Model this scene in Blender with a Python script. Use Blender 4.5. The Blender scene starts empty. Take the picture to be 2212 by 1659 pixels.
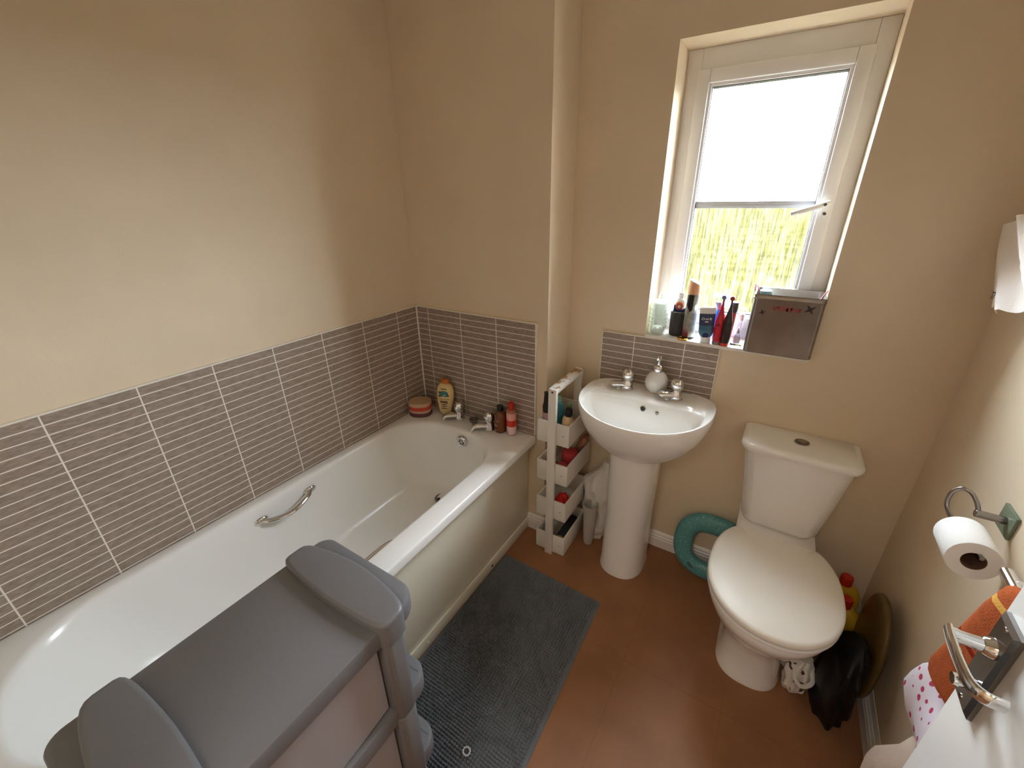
import bpy, bmesh, math, random
from mathutils import Vector, Matrix, noise
R = math.radians
PI = math.pi
random.seed(7)
C = bpy.context.scene.collection
scn = bpy.context.scene

# ------------------------------------------------------------------ helpers
def lin(c):
    return tuple(((v/255)/12.92 if v/255 <= .04045 else ((v/255+.055)/1.055)**2.4) for v in c)

def mat(name, rgb, rough=.5, metal=0., spec=.5, var=0., vscale=8., bump=0., bscale=60., coat=0., trans=0., emit=None, alpha=None, ior=1.45):
    m = bpy.data.materials.new(name); m.use_nodes = True
    nt = m.node_tree; b = nt.nodes['Principled BSDF']
    col = (*lin(rgb), 1)
    b.inputs['Base Color'].default_value = col
    b.inputs['Roughness'].default_value = rough
    b.inputs['Metallic'].default_value = metal
    b.inputs['Specular IOR Level'].default_value = spec
    b.inputs['Coat Weight'].default_value = coat
    b.inputs['Transmission Weight'].default_value = trans
    b.inputs['IOR'].default_value = ior
    tc = nt.nodes.new('ShaderNodeTexCoord')
    if var:
        n = nt.nodes.new('ShaderNodeTexNoise'); n.inputs['Scale'].default_value = vscale; n.inputs['Detail'].default_value = 5
        nt.links.new(tc.outputs['Object'], n.inputs['Vector'])
        r = nt.nodes.new('ShaderNodeMapRange'); r.inputs['From Min'].default_value = .3; r.inputs['From Max'].default_value = .7
        r.inputs['To Min'].default_value = 1-var; r.inputs['To Max'].default_value = 1+var
        nt.links.new(n.outputs['Fac'], r.inputs['Value'])
        mx = nt.nodes.new('ShaderNodeMix'); mx.data_type = 'RGBA'; mx.blend_type = 'MULTIPLY'; mx.inputs['Factor'].default_value = 1
        mx.inputs['A'].default_value = col
        nt.links.new(r.outputs['Result'], mx.inputs['B']); nt.links.new(mx.outputs['Result'], b.inputs['Base Color'])
    if bump:
        n2 = nt.nodes.new('ShaderNodeTexNoise'); n2.inputs['Scale'].default_value = bscale; n2.inputs['Detail'].default_value = 3
        nt.links.new(tc.outputs['Object'], n2.inputs['Vector'])
        bp = nt.nodes.new('ShaderNodeBump'); bp.inputs['Strength'].default_value = bump; bp.inputs['Distance'].default_value = .002
        nt.links.new(n2.outputs['Fac'], bp.inputs['Height']); nt.links.new(bp.outputs['Normal'], b.inputs['Normal'])
    return m

def math_node(nt, op, a, b=None):
    n = nt.nodes.new('ShaderNodeMath'); n.operation = op
    for i, v in enumerate((a, b)):
        if v is None: continue
        if isinstance(v, (int, float)): n.inputs[i].default_value = v
        else: nt.links.new(v, n.inputs[i])
    return n.outputs[0]

def clear_mat(name, rgb, fac=.12, rough=.05, gloss=(1, 1, 1)):
    """thin clear plastic or glass: mostly see-through with a glossy skin"""
    m = bpy.data.materials.new(name); m.use_nodes = True; nt = m.node_tree
    for n in list(nt.nodes):
        if n.type != 'OUTPUT_MATERIAL': nt.nodes.remove(n)
    out = [n for n in nt.nodes if n.type == 'OUTPUT_MATERIAL'][0]
    t = nt.nodes.new('ShaderNodeBsdfTransparent'); t.inputs[0].default_value = (*lin(rgb), 1)
    g = nt.nodes.new('ShaderNodeBsdfPrincipled'); g.inputs['Base Color'].default_value = (*lin(gloss and tuple(int(x*255) for x in gloss)), 1)
    g.inputs['Roughness'].default_value = rough
    fr = nt.nodes.new('ShaderNodeLayerWeight'); fr.inputs['Blend'].default_value = .35
    a = math_node(nt, 'ADD', math_node(nt, 'MULTIPLY', fr.outputs['Facing'], .55), fac)
    mx = nt.nodes.new('ShaderNodeMixShader')
    nt.links.new(a, mx.inputs[0]); nt.links.new(t.outputs[0], mx.inputs[1]); nt.links.new(g.outputs[0], mx.inputs[2])
    nt.links.new(mx.outputs[0], out.inputs[0])
    return m

def wloc(o):
    v = Vector((0, 0, 0))
    while o is not None:
        v += o.location; o = o.parent
    return v

def obj(name, bm, m, parent=None, loc=None, local=False, angle=38, kind=None):
    """links a bmesh as ONE mesh object; world-space geometry unless local"""
    bmesh.ops.recalc_face_normals(bm, faces=bm.faces)
    me = bpy.data.meshes.new(name)
    off = wloc(parent) if parent is not None else Vector((0, 0, 0))
    if loc is not None: off = off + Vector(loc)
    if not local: bmesh.ops.translate(bm, vec=-off, verts=bm.verts)
    bm.to_mesh(me); bm.free()
    me.shade_smooth(); me.set_sharp_from_angle(angle=R(angle))
    o = bpy.data.objects.new(name, me); C.objects.link(o)
    for x in (m if isinstance(m, (list, tuple)) else [m]): me.materials.append(x)
    if parent is not None: o.parent = parent
    if loc is not None: o.location = loc
    if kind: o['kind'] = kind
    return o

def tag(o, label, cat, group=None):
    o['label'] = label; o['category'] = cat
    if group: o['group'] = group
    return o

def thing(name, label, cat, loc=(0, 0, 0), rot=None, group=None):
    o = bpy.data.objects.new(name, None); C.objects.link(o); o.empty_display_size = .05
    o.location = loc
    if rot: o.rotation_euler = rot
    return tag(o, label, cat, group)

def struct(name, loc=(0, 0, 0)):
    o = bpy.data.objects.new(name, None); C.objects.link(o); o.location = loc; o['kind'] = 'structure'
    o.empty_display_size = .05
    return o

def dup(root, loc, rot=None, label=None):
    r = root.copy(); C.objects.link(r); r.location = loc
    if rot: r.rotation_euler = rot
    if label: r['label'] = label
    for ch in list(root.children):
        c = ch.copy(); C.objects.link(c); c.parent = r
        for g in list(ch.children):
            d = g.copy(); C.objects.link(d); d.parent = c
    return r

def nb(): return bmesh.new()

def box(bm, x0, x1, y0, y1, z0, z1, bev=0., seg=2, mi=0):
    r = bmesh.ops.create_cube(bm, size=1)
    vs = r['verts']
    for v in vs:
        v.co = Vector((x0+(v.co.x+.5)*(x1-x0), y0+(v.co.y+.5)*(y1-y0), z0+(v.co.z+.5)*(z1-z0)))
    fs = set(f for v in vs for f in v.link_faces)
    if bev:
        es = list(set(e for v in vs for e in v.link_edges))
        res = bmesh.ops.bevel(bm, geom=es, offset=bev, segments=seg, profile=.5, affect='EDGES')
        fs = set(res['faces']) | set(f for f in fs if f.is_valid)
    for f in fs:
        if f.is_valid: f.material_index = mi
    return bm

def loft(bm, rings, cap0=False, cap1=False, cyc=True, mi=0):
    vr = [[bm.verts.new(p) for p in r] for r in rings]
    n = len(vr[0])
    for a, b in zip(vr[:-1], vr[1:]):
        for i in range(n if cyc else n-1):
            j = (i+1) % n
            f = bm.faces.new((a[i], a[j], b[j], b[i])); f.material_index = mi
    if cap0: bm.faces.new(vr[0][::-1]).material_index = mi
    if cap1: bm.faces.new(vr[-1]).material_index = mi
    return vr

def lathe(bm, prof, c=(0, 0, 0), n=28, ax=None, mi=0, cap=True, sx=1., sy=1.):
    """prof = [(radius, height)...] about c; ax = rotation matrix"""
    M = ax if ax is not None else Matrix.Identity(3)
    rings = []
    for r, z in prof:
        rings.append([Vector(c)+M@Vector((max(r, 1e-5)*sx*math.cos(2*PI*i/n), max(r, 1e-5)*sy*math.sin(2*PI*i/n), z)) for i in range(n)])
    loft(bm, rings, cap, cap, mi=mi)

def axis_to(d):
    return Vector(d).normalized().to_track_quat('Z', 'Y').to_matrix()

def cyl(bm, p0, p1, r0, r1=None, n=20, bev=0., mi=0):
    p0, p1 = Vector(p0), Vector(p1); L = (p1-p0).length; r1 = r0 if r1 is None else r1
    M = axis_to(p1-p0)
    pr = [(r0, 0), (r1, L)] if not bev else [(r0-bev, 0), (r0, bev), (r1, L-bev), (r1-bev, L)]
    lathe(bm, pr, p0, n, M, mi)

def spline(pts, k=6):
    pts = [Vector(p) for p in pts]; out = []
    for i in range(len(pts)-1):
        p0 = pts[max(i-1, 0)]; p1 = pts[i]; p2 = pts[i+1]; p3 = pts[min(i+2, len(pts)-1)]
        for j in range(k):
            t = j/k
            out.append(.5*((2*p1)+(p2-p0)*t+(2*p0-5*p1+4*p2-p3)*t*t+(3*p1-p0-3*p2+p3)*t**3))
    out.append(pts[-1])
    return out

def tube(bm, pts, r, n=10, mi=0, cap=True, sx=1., sy=1.):
    pts = [Vector(p) for p in pts]; rings = []
    t0 = (pts[1]-pts[0]).normalized(); up = Vector((0, 0, 1)) if abs(t0.z) < .9 else Vector((1, 0, 0))
    u = t0.cross(up).normalized()
    for i, p in enumerate(pts):
        t = (pts[min(i+1, len(pts)-1)]-pts[max(i-1, 0)]).normalized()
        u = (u-t*u.dot(t)).normalized(); v = t.cross(u)
        rr = r[i] if isinstance(r, (list, tuple)) else r
        rings.append([p+u*(rr*sx*math.cos(2*PI*k/n))+v*(rr*sy*math.sin(2*PI*k/n)) for k in range(n)])
    loft(bm, rings, cap, cap, mi=mi)

def rrect(x0, x1, y0, y1, r, z, nc=8):
    rs = r if isinstance(r, (list, tuple)) else [r]*4
    cs = [(x1-rs[0], y1-rs[0], 0, rs[0]), (x0+rs[1], y1-rs[1], 90, rs[1]), (x0+rs[2], y0+rs[2], 180, rs[2]), (x1-rs[3], y0+rs[3], 270, rs[3])]
    out = []
    for cx, cy, a, q in cs:
        for i in range(nc):
            t = R(a+90*i/(nc-1)); out.append(Vector((cx+q*math.cos(t), cy+q*math.sin(t), z)))
    return out

def egg(cx, yc, a, bf, bb, z, ef=2., eb=2., n=64):
    out = []
    for i in range(n):
        t = 2*PI*i/n; c, s = math.cos(t), math.sin(t)
        e = eb if s > 0 else ef
        out.append(Vector((cx+a*math.copysign(abs(c)**(2/e), c), yc+(bb if s > 0 else bf)*math.copysign(abs(s)**(2/e), s), z)))
    return out

def lumpy(bm, amp, sc, seed=0):
    for v in bm.verts:
        q = noise.noise_vector(v.co*sc+Vector((seed, seed*2, 3)))
        q2 = noise.noise_vector(v.co*sc*2.7+Vector((seed, 5, seed)))
        v.co += q*amp+q2*amp*.45

def text(name, body, size, m, parent, M, extrude=.0003, align='CENTER', sx=1.):
    """lettering lying on a surface; M = 4x4 local matrix (x right, y up, z out)"""
    cu = bpy.data.curves.new(name, 'FONT'); cu.body = body; cu.size = size; cu.extrude = extrude
    cu.align_x = align; cu.align_y = 'CENTER'; cu.materials.append(m)
    tmp = bpy.data.objects.new(name, cu); C.objects.link(tmp)
    me = bpy.data.meshes.new_from_object(tmp.evaluated_get(bpy.context.evaluated_depsgraph_get()))
    bpy.data.objects.remove(tmp); bpy.data.curves.remove(cu)
    o = bpy.data.objects.new(name, me); C.objects.link(o); o.parent = parent
    o.matrix_local = M @ Matrix.Diagonal((sx, 1, 1, 1))
    return o

def frame(o, right, up):
    r = Vector(right).normalized(); u = Vector(up).normalized(); n = r.cross(u)
    M = Matrix((r, u, n)).transposed().to_4x4(); M.translation = Vector(o)
    return M

# ------------------------------------------------------------------ room measures (metres)
D = .2063            # window wall
XR = 2.0316          # right wall
XS = .7357           # side of the boxing at the tap end
YN = -1.705          # rear wall
HC = 2.42
WL, WR, WZ, WT = 1.0798, 1.6475, 1.0494, 2.0248
ZT, ZB = 1.0882, .5576
FY = D+.14           # window frame face
SD = 1.0
# ------------------------------------------------------------------ materials
paint = mat('cream paint', (224, 207, 182), .75, spec=.25, var=.035, vscale=3., bump=.12, bscale=160)
ceilm = mat('white ceiling paint', (232, 228, 220), .9, spec=.1)
gloss_white = mat('white gloss paint', (236, 233, 228), .3, var=.02)
upvc = mat('white upvc', (232, 232, 234), .28)
ceramic = mat('white glazed ceramic', (240, 238, 234), .1, coat=.3)
bathm = mat('white bath acrylic', (240, 239, 236), .2)
panelm = mat('cream bath panel', (232, 228, 210), .25, var=.03, vscale=4)
chrome = mat('chrome', (225, 225, 225), .07, 1.)
dchrome = mat('brushed dark chrome', (150, 146, 144), .22, 1.)
black = mat('black plastic', (18, 17, 17), .4)
white_p = mat('white plastic', (238, 238, 238), .35)
greyp = mat('grey storage plastic', (107, 106, 108), .42, bump=.1, bscale=400)
silicone = mat('white sealant', (232, 226, 214), .5)
redp = mat('red plastic', (190, 40, 24), .35)

def tile_mat(name, axis, off, w=.2, p=.02778, top=ZT):
    m = bpy.data.materials.new(name); m.use_nodes = True; nt = m.node_tree; b = nt.nodes['Principled BSDF']
    geo = nt.nodes.new('ShaderNodeTexCoord'); sep = nt.nodes.new('ShaderNodeSeparateXYZ')
    nt.links.new(geo.outputs['Object'], sep.inputs[0])
    h = sep.outputs[axis]; z = sep.outputs['Z']
    u = math_node(nt, 'FRACT', math_node(nt, 'DIVIDE', math_node(nt, 'SUBTRACT', h, off), w))
    v = math_node(nt, 'FRACT', math_node(nt, 'DIVIDE', math_node(nt, 'SUBTRACT', top, z), p))
    du = math_node(nt, 'MULTIPLY', math_node(nt, 'MINIMUM', u, math_node(nt, 'SUBTRACT', 1., u)), w)
    dv = math_node(nt, 'MULTIPLY', math_node(nt, 'MINIMUM', v, math_node(nt, 'SUBTRACT', 1., v)), p)
    g = math_node(nt, 'MAXIMUM', math_node(nt, 'LESS_THAN', du, .0018), math_node(nt, 'LESS_THAN', dv, .00145))
    n = nt.nodes.new('ShaderNodeTexNoise'); n.inputs['Scale'].default_value = 220; n.inputs['Detail'].default_value = 4
    mp = nt.nodes.new('ShaderNodeMapping'); mp.inputs['Scale'].default_value = (.25, .25, 1) 
    nt.links.new(geo.outputs['Object'], mp.inputs[0]); nt.links.new(mp.outputs[0], n.inputs['Vector'])
    cr = nt.nodes.new('ShaderNodeValToRGB'); cr.color_ramp.elements[0].position = .3; cr.color_ramp.elements[1].position = .7
    cr.color_ramp.elements[0].color = (*lin((136, 121, 109)), 1); cr.color_ramp.elements[1].color = (*lin((166, 149, 136)), 1)
    nt.links.new(n.outputs['Fac'], cr.inputs[0])
    mx = nt.nodes.new('ShaderNodeMix'); mx.data_type = 'RGBA'
    nt.links.new(g, mx.inputs['Factor']); nt.links.new(cr.outputs[0], mx.inputs['A']); mx.inputs['B'].default_value = (*lin((238, 230, 220)), 1)
    nt.links.new(mx.outputs['Result'], b.inputs['Base Color'])
    b.inputs['Roughness'].default_value = .42
    bp = nt.nodes.new('ShaderNodeBump'); bp.inputs['Strength'].default_value = .4; bp.inputs['Distance'].default_value = .002; bp.invert = True
    nt.links.new(g, bp.inputs['Height']); nt.links.new(bp.outputs['Normal'], b.inputs['Normal'])
    return m

# ------------------------------------------------------------------ the setting
def S(name, m, *boxes, bev=0.):
    bm = nb()
    for q in boxes: box(bm, *q, bev=bev)
    return obj(name, bm, m, kind='structure')

floor_m = mat('brown vinyl', (146, 101, 68), .55, var=.14, vscale=5, bump=.12, bscale=250)
nt = floor_m.node_tree
# faint plank joints
tc = nt.nodes.new('ShaderNodeTexCoord'); sp = nt.nodes.new('ShaderNodeSeparateXYZ'); nt.links.new(tc.outputs['Object'], sp.inputs[0])
fu = math_node(nt, 'FRACT', math_node(nt, 'DIVIDE', math_node(nt, 'SUBTRACT', sp.outputs['X'], -.02), .33))
fv = math_node(nt, 'FRACT', math_node(nt, 'DIVIDE', math_node(nt, 'SUBTRACT', sp.outputs['Y'], -.43), .6))
ln = math_node(nt, 'MAXIMUM', math_node(nt, 'LESS_THAN', fu, .009), math_node(nt, 'LESS_THAN', fv, .005))
b = nt.nodes['Principled BSDF']; src = b.inputs['Base Color'].links[0].from_socket
mx = nt.nodes.new('ShaderNodeMix'); mx.data_type = 'RGBA'; mx.inputs['B'].default_value = (*lin((112, 74, 54)), 1)
nt.links.new(math_node(nt, 'MULTIPLY', ln, .3), mx.inputs['Factor']); nt.links.new(src, mx.inputs['A']); nt.links.new(mx.outputs['Result'], b.inputs['Base Color'])

S('floor', floor_m, (-.1, XR+.1, -3.1, D+.02, -.12, 0))
S('ceiling', ceilm, (-.1, XR+.1, -3.1, D+.4, HC, HC+.1))
S('wall_left', paint, (-.12, 0, YN-.1, D+.02, 0, HC))
S('wall_right', paint, (XR, XR+.12, -3.1, D+.02, 0, HC))
S('wall_tap_end', paint, (0, XS, 0, D+.3, 0, HC))
# window wall with the opening, thick enough for the reveal
T = .3
S('wall_window', paint, (XS, WL, D, D+T, 0, HC), (WR, XR+.12, D, D+T, 0, HC), (WL, WR, D, D+T, 0, WZ-.014), (WL, WR, D, D+T, WT, HC))
DX0, DX1, DZ = 1.02, 1.79, 1.99
S('wall_rear', paint, (-.1, DX0, YN-.1, YN, 0, HC), (DX1, XR, YN-.1, YN, 0, HC), (DX0, DX1, YN-.1, YN, DZ, HC))
S('wall_hall', paint, (DX0-.75, XR, -3.1, -3.0, 0, HC), (DX0-.85, DX0-.75, -3.1, YN-.1, 0, HC))
S('trim_3', gloss_white, (DX0-.06, DX0, YN, YN+.015, 0, DZ+.06), (DX0, DX1, YN, YN+.015, DZ, DZ+.06), (DX1, DX1+.03, YN, YN+.015, 0, DZ+.06), bev=.004)
# tiles
off_l = -.1405
S('wall_tiles_left', tile_mat('left tiles', 'Y', off_l), (0, .009, YN, -.006, ZB-.02, ZT))
S('wall_tiles_tap_end', tile_mat('tap end tiles', 'X', .0834), (.004, .6834, -.009, 0, ZB-.02, ZT))
S('wall_tiles_basin', tile_mat('basin tiles', 'X', 1.0412, top=1.0385), (.9035, 1.3655, D-.009, D, .78, 1.0385))
S('trim_1', silicone, (0, .014, -.014, 0, ZB, ZT+.002), bev=.004)
S('trim_2', silicone, (.0, .011, YN, 0, ZT, ZT+.004), (0, .6834, -.011, 0, ZT, ZT+.004), (.683, .6875, -.011, 0, ZB, ZT+.004))
S('trim_4', silicone, (.9, 1.3675, D-.011, D, 1.0385, 1.042), (.9, .9035, D-.011, D, .8, 1.04), (1.3655, 1.369, D-.011, D, .8, 1.04))

def baseboard(name, p0, p1, nrm, h=.085):
    """moulded skirting from p0 to p1 along a wall, profile pushed out along nrm"""
    prof = [(0, 0), (.015, 0), (.015, .048), (.012, .052), (.014, .056), (.014, .062), (.009, .067), (.010, .074), (.006, .08), (.002, h), (0, h)]
    bm = nb()
    rings = [[Vector((p[0]+nrm[0]*a, p[1]+nrm[1]*a, z)) for a, z in prof] for p in (p0, p1)]
    loft(bm, rings, True, True)
    return obj(name, bm, gloss_white, kind='structure', angle=20)
baseboard('baseboard_window', (XS, D), (XR, D), (0, -1))
baseboard('baseboard_right', (XR, D), (XR, -1.7), (-1, 0), .1)
baseboard('baseboard_tap_end', (.648, 0), (XS+.015, 0), (0, -1))
baseboard('baseboard_boxing', (XS, 0), (XS, D), (1, 0))

# window sill board
bm = nb(); box(bm, WL, WR, D-.009, D+.18, WZ-.014, WZ, bev=.004)
obj('window_sill', bm, gloss_white, kind='structure')

# ------------------------------------------------------------------ window
win = struct('window_1', ((WL+WR)/2, FY, WZ))
def rect_frame(bm, x0, x1, z0, z1, w, y0, y1, bev=.004, wl=None):
    wb = w if wl is None else wl
    for q in ((x0, x0+w, y0, y1, z0, z1), (x1-w, x1, y0, y1, z0, z1), (x0+w, x1-w, y0, y1, z1-w, z1), (x0+w, x1-w, y0, y1, z0, z0+wb)):
        box(bm, *q, bev=bev)
bm = nb()
for q in ((WL, 1.128, FY, FY+.07, WZ, WT), (1.600, WR, FY, FY+.07, WZ, WT), (1.128, 1.600, FY, FY+.07, 1.955, WT), (1.128, 1.600, FY, FY+.07, WZ, 1.098)): box(bm, *q, bev=.003)

obj('window_frame', bm, upvc, win)
sx0, sx1, sz0, sz1 = 1.121, 1.606, 1.09, 1.962
bm = nb(); rect_frame(bm, sx0, sx1, sz0, sz1, .042, FY-.014, FY+.05, bev=.005)
rect_frame(bm, sx0+.04, sx1-.04, sz0+.04, sz1-.04, .012, FY-.006, FY+.04, bev=.003)
obj('sash', bm, upvc, win)
gx0, gx1, gz0, gz1 = 1.171, 1.556, 1.142, 1.912
bm = nb(); rect_frame(bm, gx0, gx1, gz0, gz1, .004, FY-.002, FY+.03, bev=0)
obj('gasket', bm, mat('grey rubber gasket', (70, 70, 72), .6), win)
bm = nb(); box(bm, gx0, gx1, FY+.006, FY+.02, 1.524, 1.548, bev=.003); box(bm, gx0, gx1, FY+.003, FY+.006, 1.531, 1.541, bev=.001)
obj('glazing_bar', bm, mat('grey glazing bar', (196, 198, 204), .3), win)

# rain-streaked obscure pane
gm = bpy.data.materials.new('wet patterned glass'); gm.use_nodes = True; nt = gm.node_tree
for n in list(nt.nodes):
    if n.type != 'OUTPUT_MATERIAL': nt.nodes.remove(n)
out = nt.nodes[0]
tc = nt.nodes.new('ShaderNodeTexCoord')
def streaks(scale, lo, hi, dist=1.2):
    mp = nt.nodes.new('ShaderNodeMapping'); mp.inputs['Scale'].default_value = scale
    nt.links.new(tc.outputs['Object'], mp.inputs[0])
    n = nt.nodes.new('ShaderNodeTexNoise'); n.inputs['Scale'].default_value = 1; n.inputs['Detail'].default_value = 3; n.inputs['Distortion'].default_value = dist
    nt.links.new(mp.outputs[0], n.inputs['Vector'])
    r = nt.nodes.new('ShaderNodeMapRange'); r.inputs['From Min'].default_value = lo; r.inputs['From Max'].default_value = hi
    nt.links.new(n.outputs['Fac'], r.inputs['Value'])
    return r.outputs['Result']
s1 = streaks((110, 1, 7), .42, .60, .6)
s2 = streaks((190, 1, 60), .5, .66, 1.2)
s3 = streaks((5, 1, 3), .3, .75, .5)
st = math_node(nt, 'MINIMUM', math_node(nt, 'ADD', math_node(nt, 'MULTIPLY', s1, .6), math_node(nt, 'MULTIPLY', s2, .35)), 1.)
tr = nt.nodes.new('ShaderNodeBsdfTransparent')
s4 = streaks((150, 1, 11), .38, .62, .9)
cr = nt.nodes.new('ShaderNodeValToRGB'); cr.color_ramp.elements[0].color = (.74, .74, .72, 1); cr.color_ramp.elements[1].color = (1, 1, .99, 1)
nt.links.new(s4, cr.inputs[0]); nt.links.new(cr.outputs[0], tr.inputs[0])
tl = nt.nodes.new('ShaderNodeBsdfTranslucent'); tl.inputs[0].default_value = (.62, .62, .58, 1)
gl = nt.nodes.new('ShaderNodeBsdfGlossy'); gl.inputs['Roughness'].default_value = .12
m1 = nt.nodes.new('ShaderNodeMixShader'); m2 = nt.nodes.new('ShaderNodeMixShader')
nt.links.new(math_node(nt, 'ADD', math_node(nt, 'MULTIPLY', st, .024), math_node(nt, 'MULTIPLY', s3, .004)), m1.inputs[0])
nt.links.new(tr.outputs[0], m1.inputs[1]); nt.links.new(tl.outputs[0], m1.inputs[2])
m2.inputs[0].default_value = .05
nt.links.new(m1.outputs[0], m2.inputs[1]); nt.links.new(gl.outputs[0], m2.inputs[2]); nt.links.new(m2.outputs[0], out.inputs[0])
bm = nb(); box(bm, gx0, gx1, FY+.022, FY+.026, gz0, gz1)
obj('pane', bm, gm, win)

# window handle
bm = nb()
rr = [rrect(1.574, 1.596, 1.497, 1.567, .0105, 0, 6), ]
loft(bm, [[Vector((p.x, y, p.y)) for p in rrect(1.574, 1.596, 1.497, 1.567, .0105, 0, 6)] for y in (FY-.014, FY-.021)], True, True)
hb = obj('handle_base', bm, white_p, win)
bm = nb(); tube(bm, spline([(1.592, FY-.03, 1.541), (1.585, FY-.033, 1.539), (1.56, FY-.038, 1.53), (1.52, FY-.045, 1.517), (1.49, FY-.048, 1.507)], 5), [.009, .0095, .0095, .0095, .0095]+[.009]*6+[.0085]*5+[.008]*5, 12)
cyl(bm, (1.585, FY-.018, 1.538), (1.585, FY-.034, 1.538), .009)
hv = obj('lever', bm, white_p, win)
bm = nb(); cyl(bm, (1.58, FY-.04, 1.5365), (1.58, FY-.0475, 1.5365), .0045); cyl(bm, (1.585, FY-.02, 1.508), (1.585, FY-.0245, 1.508), .0045)
obj('lock_button', bm, mat('dark lock metal', (90, 85, 82), .3, 1.), win)

# ground outside, seen through the wet glass (the room is upstairs)
gr = bpy.data.materials.new('yellow green grass'); gr.use_nodes = True; nt = gr.node_tree; b = nt.nodes['Principled BSDF']
tc = nt.nodes.new('ShaderNodeTexCoord'); n = nt.nodes.new('ShaderNodeTexNoise'); n.inputs['Scale'].default_value = .6; n.inputs['Detail'].default_value = 6
nt.links.new(tc.outputs['Object'], n.inputs['Vector'])
cr = nt.nodes.new('ShaderNodeValToRGB'); cr.color_ramp.elements[0].position = .35; cr.color_ramp.elements[1].position = .65
cr.color_ramp.elements[0].color = (.0122, .0106, .0024, 1); cr.color_ramp.elements[1].color = (.0205, .018, .0046, 1)
nt.links.new(n.outputs['Fac'], cr.inputs[0]); nt.links.new(cr.outputs[0], b.inputs['Base Color']); b.inputs['Roughness'].default_value = 1; b.inputs['Specular IOR Level'].default_value = 0
bm = nb(); box(bm, -150, 150, D+T, 400, -2.9, -2.7)
obj('ground', bm, gr, kind='structure')

# ------------------------------------------------------------------ bath
bath = thing('bathtub', 'white fitted bath with cream side panel along the tiled left wall', 'bathtub', (.35, -.85, 0))
ox0, ox1, oy0, oy1 = .0095, .6926, YN+.004, -.0095
ix0, ix1, iy0, iy1 = .058, .6, -1.632, -.15
def brect(dx0, dx1, dy0, dy1, r, z):
    q = max(r, min(.25, (ix1-ix0-dx0-dx1)/2-.006)) if z > .2195 else r
    return rrect(ix0+dx0, ix1-dx1, iy0+dy0, iy1-dy1, [r, r, q, q], z, 12)
rings = [rrect(ox0, ox1, oy0, oy1, .006, .522, 12), rrect(ox0, ox1, oy0, oy1, .006, .549, 12), rrect(ox0+.002, ox1-.003, oy0+.002, oy1-.002, .008, .555, 12),
         rrect(ox0+.006, ox1-.009, oy0+.006, oy1-.006, .012, ZB, 12),
         brect(-.016, -.016, -.016, -.016, .2, ZB), brect(-.008, -.008, -.008, -.008, .2, ZB-.002), brect(-.002, -.002, -.002, -.002, .2, ZB-.009)]
keys = [
         (.004, .004, .006, .004, .198, .53), (.014, .014, .03, .012, .19, .47), (.026, .026, .07, .022, .18, .40), (.042, .042, .12, .038, .17, .33),
         (.066, .066, .18, .06, .15, .275), (.092, .092, .22, .09, .13, .246), (.13, .13, .28, .135, .1, .229), (.18, .18, .34, .19, .065, .222), (.255, .255, .5, .3, .012, .219)]
for i in range(len(keys)-1):
    k0, k1, k2, k3 = (keys[max(0, min(len(keys)-1, j))] for j in (i-1, i, i+1, i+2))
    for q in range(4):
        t = q/4; rings.append(brect(*[.5*(2*b_+(c_-a_)*t+(2*a_-5*b_+4*c_-d_)*t*t+(3*b_-a_-3*c_+d_)*t**3) for a_, b_, c_, d_ in zip(k0, k1, k2, k3)]))
rings.append(brect(*keys[-1]))
bm = nb(); loft(bm, rings, False, True)
obj('tub_shell', bm, bathm, bath, angle=50)
bm = nb()
box(bm, .63, .648, oy0, -.004, .05, .53, bev=.003)
box(bm, .632, .654, oy0, -.004, 0, .062, bev=.004)
pn = obj('side_panel', bm, panelm, bath)
for y in (-.346, -.774):
    bm = nb(); cyl(bm, (.652, y, .03), (.6575, y, .03), .0055, bev=.001)
    obj('screw', bm, dchrome if y > -.5 else gloss_white, pn)

def pillar_tap(x, y, z, parent, s=1., ang=0., reach=.095):
    """chrome pillar tap: base, flattened spout towards -y, domed head"""
    Mz = Matrix.Rotation(ang, 4, 'Z'); 
    def put(bm):
        bmesh.ops.transform(bm, matrix=Matrix.Translation((x, y, z)) @ Mz @ Matrix.Scale(s, 4), verts=bm.verts); return bm
    bm = nb()
    lathe(bm, [(.026, 0), (.027, .004), (.024, .007), (.0215, .03), (.017, .037), (.017, .041)], n=24)
    tube(bm, spline([(0, .004, .017), (0, -.03, .022), (0, -.065, .021), (0, -reach, .012)], 5), [.0205]*5+[.0195]*5+[.0165]*5+[.014], 14, sx=1.0, sy=.72)
    cyl(bm, (0, -reach+.004, .012), (0, -reach-.002, -.004), .0105, n=16, bev=.0015)
    t = obj('tap', put(bm), chrome, parent)
    bm = nb()
    lathe(bm, [(.013, .038), (.0205, .043), (.0255, .055), (.0265, .067), (.023, .082), (.014, .0925), (.0, .095)], n=24)
    obj('tap_handle', put(bm), chrome, t)
    return t
pillar_tap(.278, -.058, ZB, bath, 1., R(-48), .078)
pillar_tap(.47, -.068, ZB, bath, 1., R(-50), .08)
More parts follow.
